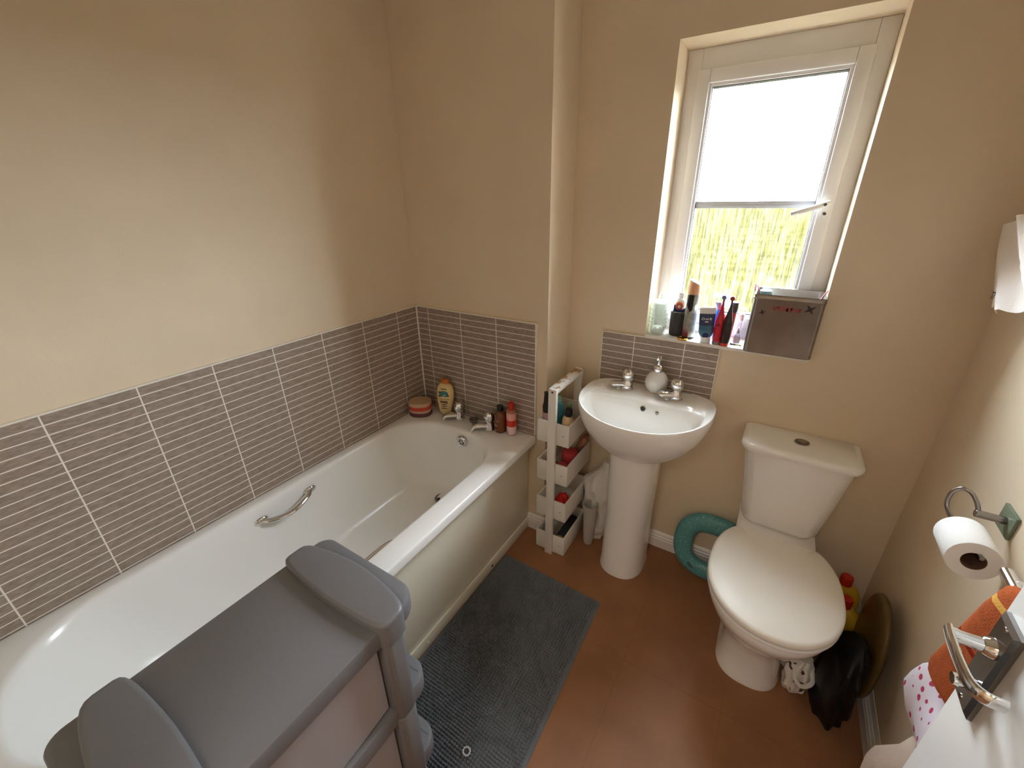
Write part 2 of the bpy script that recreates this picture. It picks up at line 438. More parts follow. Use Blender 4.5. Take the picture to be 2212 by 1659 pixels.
# overflow rose and waste, plug on its chain
bm = nb()
ax = axis_to((0, -1, -.12))
lathe(bm, [(.032, 0), (.032, .005), (.028, .009), (.024, .006), (.022, .006)], (.37, -.158, .503), 28, ax, cap=False)
lathe(bm, [(.0225, 0), (.0225, .006), (.019, .0075), (.0, .0075)], (.37, -.158, .503), 28, ax, cap=False)
of = obj('overflow', bm, chrome, bath)
bm = nb()
for k in range(6):
    q = Vector((.37, -.158, .503))+ax@Vector((.0125*math.cos(k*PI/3), .0125*math.sin(k*PI/3), .0074))
    lathe(bm, [(.0042, 0), (.0042, .0008), (0, .0008)], q, 12, ax)
obj('overflow_hole', bm, black, of)
bm = nb()
lathe(bm, [(.036, 0), (.036, .002), (.031, .004), (.027, -.004), (.0, -.004)], (.322, -.283, .2315), 28, cap=False)
ws = obj('waste', bm, dchrome, bath)
bm = nb()
for k in range(6):
    lathe(bm, [(.0075, 0), (.0075, .001), (0, .001)], Vector((.322+.016*math.cos(k*PI/3+.3), -.283+.016*math.sin(k*PI/3+.3), .2278)), 12)
obj('waste_slot', bm, black, ws)
bm = nb()
lathe(bm, [(.018, 0), (.021, .004), (.023, .012), (.0235, .016), (.018, .018), (.008, .018), (.005, .021), (0, .022)], (.363, -.05, ZB), 24)
pg = obj('plug', bm, dchrome, bath)
bm = nb(); tube(bm, spline([(.363, -.05, ZB+.021), (.372, -.075, ZB+.006), (.402, -.11, ZB+.005), (.42, -.135, ZB+.004), (.418, -.152, .54), (.412, -.165, .505), (.398, -.172, .488), (.383, -.172, .488)], 6), .0016, 6)
obj('plug_chain', bm, chrome, bath)
def grab(pts, parent):
    bm = nb(); ps = spline(pts, 6); n = len(ps)
    tube(bm, ps, [.0125 if 2 < i < n-3 else .0095 for i in range(n)], 12, sy=.75)
    for q in (pts[0], pts[-1]): 
        bmesh.ops.create_uvsphere(bm, u_segments=12, v_segments=8, radius=.0155, matrix=Matrix.Translation(q) @ Matrix.Diagonal((.55, 1.7, 1, 1)))
    obj('grab_handle', bm, chrome, parent)
grab([(.068, -.965, .494), (.09, -.93, .486), (.105, -.87, .484), (.09, -.80, .494), (.07, -.765, .503)], bath)
grab([(.588, -.99, .494), (.568, -.955, .486), (.553, -.895, .492), (.57, -.825, .51), (.592, -.79, .518)], bath)

# ------------------------------------------------------------------ washbasin
bas = thing('washbasin', 'white half-round washbasin on a full pedestal below the window', 'washbasin', (1.145, .06, 0))
bc = 1.15
def bout(s, z, dy=0, f=1.): 
    o = egg(bc, .04, .256*s, (.268)*s*f, .165, z, 2.05, 3.6, 72)
    return [Vector((p.x, min(p.y+dy, D-.001), p.z)) for p in o]
def binn(a, bf, bb, yc, z, eb=5.): return egg(bc, yc, a, bf, bb, z, 2.1, eb, 72)
Zb = .832
bm = nb()
loft(bm, [bout(.36, .60), bout(.40, .615), bout(.52, .632), bout(.68, .66), bout(.82, .70), bout(.92, .745), bout(.98, .785), bout(1., .812), bout(.998, .826), bout(.988, Zb+.002), bout(.972, Zb+.002), bout(.95, Zb-.001),
      binn(.232, .218, .045, -.008, Zb-.001), binn(.226, .212, .04, -.008, Zb-.006), binn(.22, .206, .033, -.008, Zb-.02), binn(.205, .19, .025, -.01, Zb-.06), binn(.175, .162, .015, -.012, Zb-.098, 3.5), binn(.125, .12, .01, -.015, Zb-.125, 3.), binn(.06, .06, .02, -.03, Zb-.14, 2.2), binn(.022, .022, .02, -.05, Zb-.143, 2.)], True, True)
bowl = obj('bowl', bm, ceramic, bas, angle=60)
bm = nb()
def pout(a, bf, bb, z): 
    o = egg(1.143, .03, a, bf, bb, z, 2.3, 4., 48)
    return [Vector((p.x, min(p.y, D-.02), p.z)) for p in o]
loft(bm, [pout(.098, .118, .12, 0), pout(.098, .118, .12, .012), pout(.094, .112, .12, .03), pout(.092, .108, .12, .3), pout(.098, .112, .13, .56), pout(.104, .12, .14, .66)], True, True)
obj('pedestal', bm, ceramic, bas, angle=60)
pillar_tap(1.053, .12, Zb, bas, .95, R(-62), .036)
pillar_tap(1.25, .117, Zb, bas, .95, R(-62), .036)
bm = nb()
lathe(bm, [(.0115, 0), (.0115, .003), (.009, .0035), (.007, .0005), (0, .0005)], (1.152, .0215, .805), 20, axis_to((0, -1, .3)), cap=False)
oh = obj('overflow_ring', bm, dchrome, bowl)
bm = nb(); lathe(bm, [(.0085, 0), (.0085, .0016), (0, .0016)], (1.152, .0205, .805), 20, axis_to((0, -1, .3))); obj('overflow_hole', bm, black, oh)
bm = nb(); lathe(bm, [(.007, 0), (.007, .003), (.004, .005), (0, .005)], (1.207, .0215, .80), 16, axis_to((0, -1, .3))); obj('chain_stay', bm, dchrome, bowl)
bm = nb(); lathe(bm, [(.022, 0), (.02, .003), (.015, .001), (0, -.003)], (bc, -.05, Zb-.1425), 24, cap=False); obj('waste', bm, dchrome, bowl)

# soap dispenser
sd = thing('soap_dispenser', 'round pearly white soap dispenser with silver pump on the basin deck', 'soap dispenser', (1.163, .148, Zb))
bm = nb()
lathe(bm, [(.022, 0), (.034, .008), (.043, .025), (.0455, .043), (.042, .063), (.032, .08), (.02, .09), (.018, .094)], n=36)
for v in bm.verts:
    a = math.atan2(v.co.y, v.co.x); v.co.x *= 1+.02*math.sin(a*6+v.co.z*120); v.co.y *= 1+.02*math.sin(a*6+v.co.z*120)
obj('bottle', bm, mat('pearl glass', (222, 219, 215), .22, bump=.8, bscale=90, coat=.4), sd, local=True, angle=60)
bm = nb(); lathe(bm, [(.019, .09), (.02, .092), (.019, .112), (.0165, .116), (.0085, .119), (.0085, .126)], n=24); obj('pump_collar', bm, chrome, sd, local=True)
bm = nb(); lathe(bm, [(.006, .122), (.006, .134), (.0105, .138), (.011, .15), (.0085, .157), (.0, .158)], n=20); tube(bm, [(0, 0, .151), (0, -.02, .153), (0, -.033, .149)], [.006, .005, .004], 10)
obj('pump_nozzle', bm, chrome, sd, local=True)

# ------------------------------------------------------------------ toilet
toi = thing('toilet', 'white close coupled toilet with its lid closed in the right corner', 'toilet', (1.685, -.1, 0))
tx = 1.686
bm = nb()
def pan(a, bf, bb, z, yc=-.19, ef=2., eb=2.6): return egg(tx, yc, a, bf, bb, z, ef, eb, 64)
loft(bm, [pan(.103, .112, .3, 0, -.185, 2.5, 5), pan(.103, .112, .3, .012, -.185, 2.5, 5), pan(.096, .104, .3, .03, -.185, 2.5, 5), pan(.092, .10, .3, .13, -.185, 2.4, 5), pan(.1, .112, .28, .185, -.19, 2.3, 4), pan(.13, .155, .25, .24, -.195, 2.2, 3.4), pan(.162, .2, .22, .30, -.2, 2.1, 3), pan(.181, .226, .2, .35, -.205, 2.05, 2.8), pan(.187, .233, .2, .375, -.205, 2.05, 2.8), pan(.185, .231, .2, .386, -.205, 2.05, 2.8), pan(.17, .21, .19, .388, -.205, 2.05, 2.8)], True, True)
obj('pan', bm, ceramic, toi, angle=60)
bm = nb(); loft(bm, [rrect(tx-.13, tx+.125, -.03, D-.004, .03, z) for z in (.30, .395, .404)]+[rrect(tx-.126, tx+.121, -.026, D-.006, .026, .407)], True, True)
obj('cistern_shelf', bm, ceramic, toi)
def seat(s, z):
    yb = -.003-.06*(1-s); return [Vector((p.x, min(p.y, yb), p.z)) for p in egg(tx, -.215, .192*s, .23*s, .26*s, z, 2.1, 2.5, 96)]
bm = nb(); loft(bm, [seat(.95, .389), seat(.985, .39), seat(.995, .396), seat(.985, .403), seat(.9, .404)], True, True); obj('seat', bm, white_p, toi, angle=50)
bm = nb(); loft(bm, [seat(.9, .4055), seat(.985, .406), seat(1., .412), seat(.998, .419), seat(.985, .426), seat(.95, .4295), seat(.7, .432), seat(.3, .4335)], True, True)
obj('seat_lid', bm, mat('cream white seat plastic', (236, 232, 222), .42), toi, angle=50)
def cis(hw, front, z, r=.04): 
    out = []
    for p in rrect(tx-hw, tx+hw, -.1, .1, (.012, .012, r, r), z, 10):
        k = max(0, 1-((p.x-tx)/hw)**2)
        fy = front-.03*k+.012
        y = fy+(p.y+.1)/.2*(D-.003-fy); out.append(Vector((p.x, y, z)))
    return out
bm = nb(); loft(bm, [cis(.10, .08, .407), cis(.118, .062, .415), cis(.126, .052, .435), cis(.135, .045, .5), cis(.15, .035, .62), cis(.165, .03, .735)], True, True)
obj('cistern', bm, ceramic, toi, angle=45)
bm = nb(); loft(bm, [cis(.168, .026, .7355), cis(.1775, .018, .738), cis(.18, .015, .747), cis(.1785, .017, .757), cis(.172, .022, .7635), cis(.16, .034, .7655)], True, True)
cl = obj('cistern_lid', bm, ceramic, toi, angle=45)
bm = nb(); lathe(bm, [(.023, 0), (.023, .003), (.019, .005), (.0165, .002), (.016, .002), (.0155, .0055), (.0, .0065)], (tx+.003, .125, .765), 28)
obj('flush_button', bm, dchrome, cl)

# ------------------------------------------------------------------ caddy
cad_m = mat('chipped white wood', (226, 222, 214), .5, var=.04, vscale=9)
nt = cad_m.node_tree; b = nt.nodes['Principled BSDF']; src = b.inputs['Base Color'].links[0].from_socket
tc = nt.nodes.new('ShaderNodeTexCoord'); sp = nt.nodes.new('ShaderNodeSeparateXYZ'); nt.links.new(tc.outputs['Object'], sp.inputs[0])
n = nt.nodes.new('ShaderNodeTexNoise'); n.inputs['Scale'].default_value = 26; n.inputs['Detail'].default_value = 6; nt.links.new(tc.outputs['Object'], n.inputs['Vector'])
chip = math_node(nt, 'MULTIPLY', math_node(nt, 'GREATER_THAN', n.outputs['Fac'], .55), math_node(nt, 'GREATER_THAN', sp.outputs['Z'], .866))
mx = nt.nodes.new('ShaderNodeMix'); mx.data_type = 'RGBA'; mx.inputs['B'].default_value = (*lin((176, 138, 100)), 1)
nt.links.new(chip, mx.inputs['Factor']); nt.links.new(src, mx.inputs['A']); nt.links.new(mx.outputs['Result'], b.inputs['Base Color'])
cad = thing('bathroom_caddy', 'tall narrow white wooden caddy with four open crates between bath and basin', 'caddy', (.826, .02, 0))
cx0, cx1, cy0, cy1 = .751, .899, -.105, .142
for k in range(4):
    z0 = .004+.2*k+(.002 if k else 0); z1 = z0+.102
    bm = nb(); t = .008
    box(bm, cx0, cx1, cy0, cy0+t, z0, z1, bev=.0012); box(bm, cx0, cx1, cy1-t, cy1, z0, z1, bev=.0012)
    box(bm, cx0, cx0+t, cy0+t, cy1-t, z0, z1, bev=.0012); box(bm, cx1-t, cx1, cy0+t, cy1-t, z0, z1, bev=.0012)
    box(bm, cx0+t, cx1-t, cy0+t, cy1-t, z0, z0+.006)
    c = obj('crate', bm, cad_m, cad)
    bm = nb(); cyl(bm, (.872, cy0-.0006, z0+.05), (.872, cy0+.001, z0+.05), .0028, n=12); obj('nail_hole', bm, mat('grey filler', (120, 116, 112), .8), c)
for y0, y1, dx in ((-.123, -.105, 0.), (.142, .16, -.004)):
    bm = nb(); box(bm, .808+dx, .843+dx, y0, y1, 0, .868, bev=.0015); up = obj('upright', bm, cad_m, cad)
    bm = nb(); yy = y0 if y0 < 0 else y1; cyl(bm, (.826+dx, yy-.0008*(1 if y0 < 0 else -1), .856), (.826+dx, yy+.001*(1 if y0 < 0 else -1), .856), .0045, n=14); obj('screw', bm, mat('dark screw head', (60, 52, 46), .5), up)
bm = nb(); box(bm, .807, .843, -.105, .142, .848, .868, bev=.0015); obj('top_rail', bm, cad_m, cad)

# ------------------------------------------------------------------ drawer tower
tw = thing('drawer_tower', 'grey plastic drawer tower beside the bath in the foreground', 'drawer unit', (.87, -1.33, 0))
TX0, TX1, TY0, TY1 = .704, 1.006, -1.575, -1.074
def deck(z, th, name):
    bm = nb()
    def o(i, zz): return rrect(TX0+i, TX1-i, TY0+i, TY1-i, [.045, .03, .03, .045], zz, 8)
    loft(bm, [o(.006, z-th), o(.001, z-th+.004), o(0, z-th+.008), o(0, z-.006), o(.002, z-.002), o(.007, z)], True, True)
    for y in (TY1-.022, TY0+.022):
        box(bm, TX0+.03, TX1-.02, y-.0012, y+.0012, z-.001, z+.0004)
    return obj(name, bm, greyp, tw)
for k, z in enumerate((.083, .333, .583)): deck(z, .05, 'shelf_frame')
# top: deck plus sunk centre and raised curved caps
bm = nb()
def o(i, zz): return rrect(TX0+i, TX1-i, TY0+i, TY1-i, [.05, .03, .03, .05], zz, 8)
loft(bm, [o(.006, .786), o(.001, .79), o(0, .796), o(0, .824), o(.002, .829), o(.008, .832)], True, True)
obj('top_panel', bm, greyp, tw)
def cap(yc, b1, b0):
    """raised lens-shaped cap across the tower's depth"""
    bm = nb()
    def ring(i, z):
        out = []; x0, x1 = TX0-.002+i, TX1+.014-i; N = 20
        for k in range(N+1):
            t = k/N; e_ = 1-(abs(2*t-1))**7*.4; out.append(Vector((x0+(x1-x0)*(.5-.5*math.cos(PI*t)*(.55+.45*abs(math.cos(PI*t)))), yc+(.025-i)*e_+b1*math.sin(PI*t), z)))
        for k in range(N+1):
            t = 1-k/N; e_ = 1-(abs(2*t-1))**7*.4; out.append(Vector((x0+(x1-x0)*(.5-.5*math.cos(PI*t)*(.55+.45*abs(math.cos(PI*t)))), yc-(.025-i)*e_-b0*math.sin(PI*t), z)))
        return out
    loft(bm, [ring(.0, .79), ring(0, .842), ring(.001, .8455), ring(.003, .848), ring(.008, .849)], True, True)
    return obj('top_cap', bm, greyp, tw, angle=50)
cap(-1.156, .03, .014); cap(-1.492, .014, .03)
for yc in (-1.156, -1.492):
    for xq, w in ((TX1-.038, .05), (TX0-.001, .03)):
        bm = nb()
        for k in range(3):
            z0 = .083+.25*k; z1 = z0+.25 if k < 2 else .82
            loft(bm, [rrect(xq, xq+w+i, yc-.025-i, yc+.025+i, .015, z) for i, z in ((-.0015, z0-.03), (0, z0-.026), (0, z1-.0335), (-.0015, z1-.031))], True, True)
        loft(bm, [rrect(xq, xq+w, yc-.025, yc+.025, .015, z) for z in (.0, .055)], True, True)
        obj('upright', bm, greyp, tw)
drw = clear_mat('frosted drawer plastic', (232, 230, 232), .3, .35, (.78, .77, .79))
for k in range(3):
    z0 = .088+.25*k; z1 = z0+.165+(.03 if k == 2 else .03)
    bm = nb(); x0, x1, y0, y1 = TX0+.03, TX1-.016, -1.463, -1.185; t = .004
    box(bm, x0, x1, y0, y0+t, z0, z1); box(bm, x0, x1, y1-t, y1, z0, z1); box(bm, x0, x0+t, y0, y1, z0, z1)
    loft(bm, [[Vector((x1-t+.005*math.sin(PI*q/12), y0+(y1-y0)*q/12, z)) for q in range(13)]+[Vector((x1-t+.005*math.sin(PI*q/12)+t, y0+(y1-y0)*q/12, z)) for q in range(12, -1, -1)] for z in (z0, z0+.1, z1)], True, True)
    box(bm, x0, x1, y0, y1, z0, z0+t)
    d = obj('drawer', bm, drw, tw)
    # bm = nb(); tube(bm, spline([(x1+.006, -1.39, z1-.008), (x1+.022, -1.36, z1-.014), (x1+.026, -1.318, z1-.016), (x1+.022, -1.276, z1-.014), (x1+.006, -1.246, z1-.008)], 4), .006, 8); obj('drawer_pull', bm, drw, d)

# folded red cloth inside the top drawer
bm = nb(); loft(bm, [rrect(.86, .982, -1.30, -1.192, .02, z) for z in (.594, .606, .68, .725)]+[rrect(.87, .965, -1.29, -1.205, .02, .735)], True, True)
lumpy(bm, .006, 14, 3)
tag(obj('folded_cloth', bm, mat('red cotton', (196, 60, 72), .9), None, (.907, -1.257, .594)), 'red cloth showing faintly through the frosted top drawer', 'cloth')

# ------------------------------------------------------------------ bath mat
bm = nb()
nx, ny = 46*6, 80*6
mx0, mx1, my0, my1 = .657, 1.142, -1.06, -.236
grid = []
for j in range(ny+1):
    row = []
    for i in range(nx+1):
        u, v = i/nx, j/ny
        x = mx0+(mx1-mx0)*u; y = my0+(my1-my0)*v
        e = min(u*(mx1-mx0), (1-u)*(mx1-mx0), v*(my1-my0), (1-v)*(my1-my0))
        wob = noise.noise(Vector((x*9, y*9, 0)))*.7
        a = abs(math.sin(PI*(u*46+wob*.5))); c = abs(math.sin(PI*(v*80+wob)))
        big = noise.noise(Vector((x*6, y*3, 4)))
        h = .003+(.0115+.003*big)*((a*c)**.6)*(1 if e > .014 else .12)
        tilt = .05*(v-.5)
        row.append(bm.verts.new((x+.02*(1-v)*u, y-.014*u, h)))
    grid.append(row)
for j in range(ny):
    for i in range(nx):
        bm.faces.new((grid[j][i], grid[j][i+1], grid[j+1][i+1], grid[j+1][i]))
edge = [grid[0][i] for i in range(nx+1)]+[grid[j][nx] for j in range(1, ny+1)]+[grid[ny][i] for i in range(nx-1, -1, -1)]+[grid[j][0] for j in range(ny-1, 0, -1)]
low = [bm.verts.new((v.co.x, v.co.y, .0005)) for v in edge]
for i in range(len(edge)):
    j = (i+1) % len(edge); bm.faces.new((edge[i], edge[j], low[j], low[i]))
bm.faces.new(low)
tag(obj('bath_mat', bm, mat('charcoal cotton bobbles', (110, 114, 118), .95, spec=.1, var=.12, vscale=14), None, (.9, -.65, 0), angle=80), 'rectangular charcoal bobble bath mat on the brown floor', 'bath mat')

# ------------------------------------------------------------------ toilet roll holder, roll
th = thing('toilet_roll_holder', 'wall holder with square green glass plate and metal hook', 'toilet roll holder', (XR, -.33, .917))
bm = nb(); box(bm, XR-.007, XR, -.361, -.298, .889, .945, bev=.0015); obj('wall_plate', bm, mat('green frosted glass', (120, 132, 112), .25, bump=.3, bscale=120), th)
bm = nb(); cyl(bm, (XR-.006, -.331, .918), (1.976, -.331, .918), .0085, bev=.001)
tube(bm, spline([(1.981, -.33, .922), (1.976, -.322, .938), (1.965, -.312, .954), (1.95, -.305, .957), (1.938, -.304, .94), (1.936, -.312, .912), (1.945, -.335, .893), (1.955, -.37, .89), (1.957, -.42, .893), (1.962, -.468, .897)], 6), .0045, 10)
obj('hook_arm', bm, dchrome, th)
rl = thing('toilet_roll', 'white toilet roll hanging on the metal hook', 'toilet roll', (1.958, -.41, .877))
axr = axis_to((-.03, -1, .06))
bm = nb(); lathe(bm, [(.0195, -.05), (.042, -.05), (.0432, -.048), (.0432, .048), (.042, .05), (.0195, .05)], (0, 0, 0), 40, axr, cap=False); obj('paper', bm, mat('white tissue', (240, 239, 236), .95, spec=.1, bump=.25, bscale=300), rl, local=True)
bm = nb(); lathe(bm, [(.0196, -.0502), (.0196, .0502), (.0188, .0502), (.0188, -.0502), (.0196, -.0502)], (0, 0, 0), 32, axr, cap=False); obj('card_tube', bm, mat('brown card', (116, 88, 70), .9), rl, local=True)

SKY, HALL_FILL, EXPO = 32., 5., 1.4
BEADX, BEADY = .986, -.966

# ------------------------------------------------------------------ door, opened against the right wall
door = struct('door_1', (1.817, -.915, .005))
bm = nb(); dy0, dy1 = -1.682, -.915
box(bm, 1.80, 1.836, dy0, dy1, .006, 1.985, bev=.003)
obj('door_panel', bm, gloss_white, door)
def moulding(z0, z1):
    bm = nb(); y0, y1 = dy0+.11, dy1-.11
    for i, (a, b) in enumerate(((.0, .012), (.018, .005))):
        rect = [(y0+a, z0+a), (y1-a, z0+a), (y1-a, z1-a), (y0+a, z1-a)]
        for k in range(4):
            p, q = rect[k], rect[(k+1) % 4]; tube(bm, [(1.7995, p[0], p[1]), (1.7995, q[0], q[1])], b, 8, sx=.6, sy=.6)
    obj('door_moulding', bm, gloss_white, door)
moulding(.2, .9); moulding(1.03+.16, 1.86)
lh = nb()
loft(lh, [[Vector((x, y, z)) for y, z in ((-.925-i, 1.003+i), (-.968+i, 1.003+i), (-.968+i, 1.139-i), (-.925-i, 1.139-i))] for x, i in ((1.80, 0), (1.7955, 0), (1.792, .005))], True, True)
plate = obj('handle_plate', lh, dchrome, door, angle=20)
bm = nb()
for z in (1.013, 1.13): cyl(bm, (1.7925, -.9465, z), (1.7912, -.9465, z), .0035, n=12)
obj('plate_screw', bm, chrome, plate)
bm = nb(); cyl(bm, (1.793, -.946, 1.099), (1.783, -.946, 1.099), .0125, .010, n=20, bev=.001)
tube(bm, [(1.788, -.946, 1.099), (1.775, -.946, 1.099), (1.765, -.946, 1.099), (1.757, -.945, 1.099)], [.0085, .0075, .0075, .008], 14)
tube(bm, spline([(1.757, -.939, 1.099), (1.756, -.96, 1.099), (1.757, -.99, 1.099), (1.760, -1.012, 1.099), (1.769, -1.021, 1.099), (1.783, -1.022, 1.099)], 6), .0085, 14, sx=.5, sy=1.)
obj('lever_handle', bm, chrome, door)
bm = nb(); cyl(bm, (1.792, -.956, 1.045), (1.786, -.956, 1.045), .0085, n=18, bev=.001); tube(bm, [(1.787, -.956, 1.045), (1.778, -.956, 1.045), (1.773, -.956, 1.045)], [.004, .006, .0055], 12, sx=1.4)
obj('thumb_turn', bm, chrome, door)

# ------------------------------------------------------------------ towel rail and towels on the right wall
rail = thing('towel_rail', 'chrome towel rail on the right wall behind the door', 'towel rail', (XR, -.56, .93))
for y in (-.575, -1.2):
    bm = nb(); cyl(bm, (XR, y, .932), (1.965, y, .932), .011, bev=.0015); cyl(bm, (XR, y, .932), (XR-.008, y, .932), .022, bev=.002)
    obj('bracket', bm, chrome, rail)
bm = nb(); cyl(bm, (1.965, -.54, .932), (1.965, -1.235, .932), .0105, bev=.002); obj('bar', bm, chrome, rail)

def towel(name, label, m, zs, ys, xc, th, y1=-1.16, seed=0, amp=.01, waves=9):
    """hanging cloth: rings from top to bottom; ys = far edge at each height"""
    bm = nb(); rings = []
    N = 40
    for z, yf, xx, tt in zip(zs, ys, xc, th):
        f = []; bk = []
        for k in range(N+1):
            t = k/N; y = yf+(y1-yf)*t
            w = amp*math.sin(waves*t*2+seed+z*3)+amp*.5*math.sin(waves*2.3*t+z*7)
            rnd = math.sqrt(max(0, 1-(1-min(t*14, 1))**2))
            f.append(Vector((xx-tt*(.25+.75*rnd)+w, y, z))); bk.append(Vector((xx+tt*(.25+.75*rnd)*.6+w*.4, y-.002, z)))
        rings.append(f+bk[::-1])
    loft(bm, rings, True, True)
    lumpy(bm, .004, 20, seed)
    return tag(obj(name, bm, m, None, (xc[0], ys[0], zs[-1]), angle=70), label, 'towel', 'towels over the rail behind the door')
orange = mat('orange terry', (178, 92, 52), .95, spec=.1, var=.12, vscale=60, bump=.8, bscale=350)
nt = orange.node_tree; b = nt.nodes['Principled BSDF']; src = b.inputs['Base Color'].links[0].from_socket
tc = nt.nodes.new('ShaderNodeTexCoord'); sp = nt.nodes.new('ShaderNodeSeparateXYZ'); nt.links.new(tc.outputs['Object'], sp.inputs[0])
def band(z0, z1): return math_node(nt, 'MULTIPLY', math_node(nt, 'GREATER_THAN', sp.outputs['Z'], z0), math_node(nt, 'LESS_THAN', sp.outputs['Z'], z1))
mx = nt.nodes.new('ShaderNodeMix'); mx.data_type = 'RGBA'; mx.inputs['B'].default_value = (*lin((222, 168, 84)), 1)
nt.links.new(band(.245, .258), mx.inputs['Factor']); nt.links.new(src, mx.inputs['A'])
mx2 = nt.nodes.new('ShaderNodeMix'); mx2.data_type = 'RGBA'; mx2.inputs['B'].default_value = (*lin((140, 40, 26)), 1)
nt.links.new(band(.132, .142), mx2.inputs['Factor']); nt.links.new(mx.outputs['Result'], mx2.inputs['A']); nt.links.new(mx2.outputs['Result'], b.inputs['Base Color'])
spots = mat('white cotton with pink spots', (232, 222, 232), .95, spec=.1)
nt = spots.node_tree; b = nt.nodes['Principled BSDF']; tc = nt.nodes.new('ShaderNodeTexCoord')
mp = nt.nodes.new('ShaderNodeMapping'); mp.inputs['Scale'].default_value = (1, 40, 34); nt.links.new(tc.outputs['Object'], mp.inputs[0])
vo = nt.nodes.new('ShaderNodeTexVoronoi'); vo.inputs['Scale'].default_value = 1; vo.inputs['Randomness'].default_value = .35
vo.voronoi_dimensions = '3D'; nt.links.new(mp.outputs[0], vo.inputs['Vector'])
mx = nt.nodes.new('ShaderNodeMix'); mx.data_type = 'RGBA'; mx.inputs['A'].default_value = (*lin((234, 224, 234)), 1); mx.inputs['B'].default_value = (*lin((190, 74, 108)), 1)
nt.links.new(math_node(nt, 'LESS_THAN', vo.outputs['Distance'], .27), mx.inputs['Factor']); nt.links.new(mx.outputs['Result'], b.inputs['Base Color'])
creamc = mat('cream cotton', (226, 208, 190), .95, spec=.1, var=.05, vscale=20, bump=.5, bscale=200)
towel('towel', 'orange terry towel with a yellow stripe on the chrome rail', orange, (.957, .945, .9, .82, .75, .69, .675), (-.61, -.60, -.59, -.575, -.558, -.543, -.548), (1.957, 1.955, 1.953, 1.953, 1.953, 1.953, 1.953), (.01, .016, .018, .018, .019, .02, .018), seed=1)
towel('towel', 'white towel with pink spots hanging below the orange one', spots, (.9, .72, .66, .62, .58, .54, .50, .48), (-.62, -.57, -.53, -.50, -.486, -.48, -.497, -.525), (1.99, 1.987, 1.98, 1.972, 1.97, 1.97, 1.973, 1.98), (.006, .008, .016, .03, .034, .034, .028, .016), seed=4, amp=.004)
towel('towel', 'plain cream cloth hanging lowest behind the door edge', creamc, (.88, .56, .5, .46, .40, .34, .29, .25, .2, .12, .04), (-.63, -.59, -.56, -.555, -.545, -.515, -.49, -.478, -.482, -.51, -.53), (2.008, 2.006, 2.0, 1.985, 1.978, 1.974, 1.972, 1.972, 1.972, 1.975, 1.98), (.005, .006, .012, .022, .026, .028, .03, .032, .032, .03, .02), seed=8, amp=.006)

# ------------------------------------------------------------------ white flannel high on the right wall
fl = thing('flannel', 'white flannel hanging high by the corner of the right wall', 'flannel', (1.965, -.1, 1.5))
bm = nb(); NU, NV = 30, 26; rows = []
for j in range(NV+1):
    v = j/NV
    yl = .187-.142*v; zl = 1.488-.19*v
    yr = yl-.42; zr = zl+.075*(1-v)+.07*v
    row = []
    for i in range(NU+1):
        u = i/NU
        y = yl+(yr-yl)*u; z = zl+(zr-zl)*u**.8
        if v > .7: z += ((v-.7)/.3)*(-.028*max(0, 1-abs(u-.13)/.1)+.012*math.sin(u*16))
        x = 1.972+(.003+.012*min(1, u*4))*math.sin(u*17-v*5)+.005*min(1, u*4)*math.sin(u*37-v*9)
        row.append((x, y, z))
    rows.append(row)
va = [[bm.verts.new(p) for p in r] for r in rows]
vb = [[bm.verts.new((p[0]+.0035, p[1], p[2])) for p in r] for r in rows]
for g in (va, vb):
    for j in range(NV):
        for i in range(NU): bm.faces.new((g[j][i], g[j][i+1], g[j+1][i+1], g[j+1][i]))
def rim(l):
    for (a, b), (c, d) in zip(l[:-1], l[1:]): bm.faces.new((a, c, d, b))
rim(list(zip(va[0], vb[0]))); rim(list(zip(va[-1], vb[-1]))); rim([(r[0], s[0]) for r, s in zip(va, vb)]); rim([(r[-1], s[-1]) for r, s in zip(va, vb)])
obj('cloth', bm, mat('white flannel', (236, 228, 222), .95, spec=.1, bump=.4, bscale=300), fl, angle=80)
bm = nb(); cyl(bm, (XR, -.13, 1.56), (1.96, -.13, 1.575), .006, bev=.001); cyl(bm, (XR, -.13, 1.56), (XR-.006, -.13, 1.56), .02, bev=.001)
tag(obj('wall_hook', bm, chrome, None, (XR, -.13, 1.56)), 'chrome wall hook holding the white flannel', 'hook')
dark_ink = mat('dark print', (52, 46, 46), .8)
text('lettering', '77', .026, dark_ink, fl, frame((1.9595-1.965, .016+.1, 1.332-1.5), (0, -1, .1), (0, .1, 1)), sx=.9)

# ------------------------------------------------------------------ items on the sill
z = WZ
gl1 = clear_mat('pressed glass', (236, 240, 236), .16, .06)
t = thing('glass_jar', 'clear pressed glass jar with knobbed lid at the left end of the sill', 'jar', (1.117, .24, z))
bm = nb(); lathe(bm, [(.026, 0), (.031, .003), (.032, .01), (.0325, .12), (.031, .128), (.0285, .128), (.0295, .12), (.029, .012), (.024, .007), (0, .007)], n=36, cap=False)
for v in bm.verts:
    a = math.atan2(v.co.y, v.co.x); r = v.co.xy.length
    if .01 < v.co.z < .12 and r > .03: 
        k = 1+.035*abs(math.sin(a*9)); v.co.x *= k; v.co.y *= k
for k in range(12):
    for q in range(5):
        a = 2*PI*k/12; zz = .03+.017*q; tube(bm, [(.0325*math.cos(a-.12), .0325*math.sin(a-.12), zz+.008), (.034*math.cos(a), .034*math.sin(a), zz), (.0325*math.cos(a+.12), .0325*math.sin(a+.12), zz+.008)], .0016, 5)
obj('body', bm, gl1, t, local=True)
bm = nb(); lathe(bm, [(.03, .129), (.034, .13), (.034, .136), (.028, .14), (.01, .144), (.006, .147), (.009, .152), (.0095, .157), (.006, .163), (0, .165)], n=32)
ld = obj('lid', bm, gl1, t, local=True)
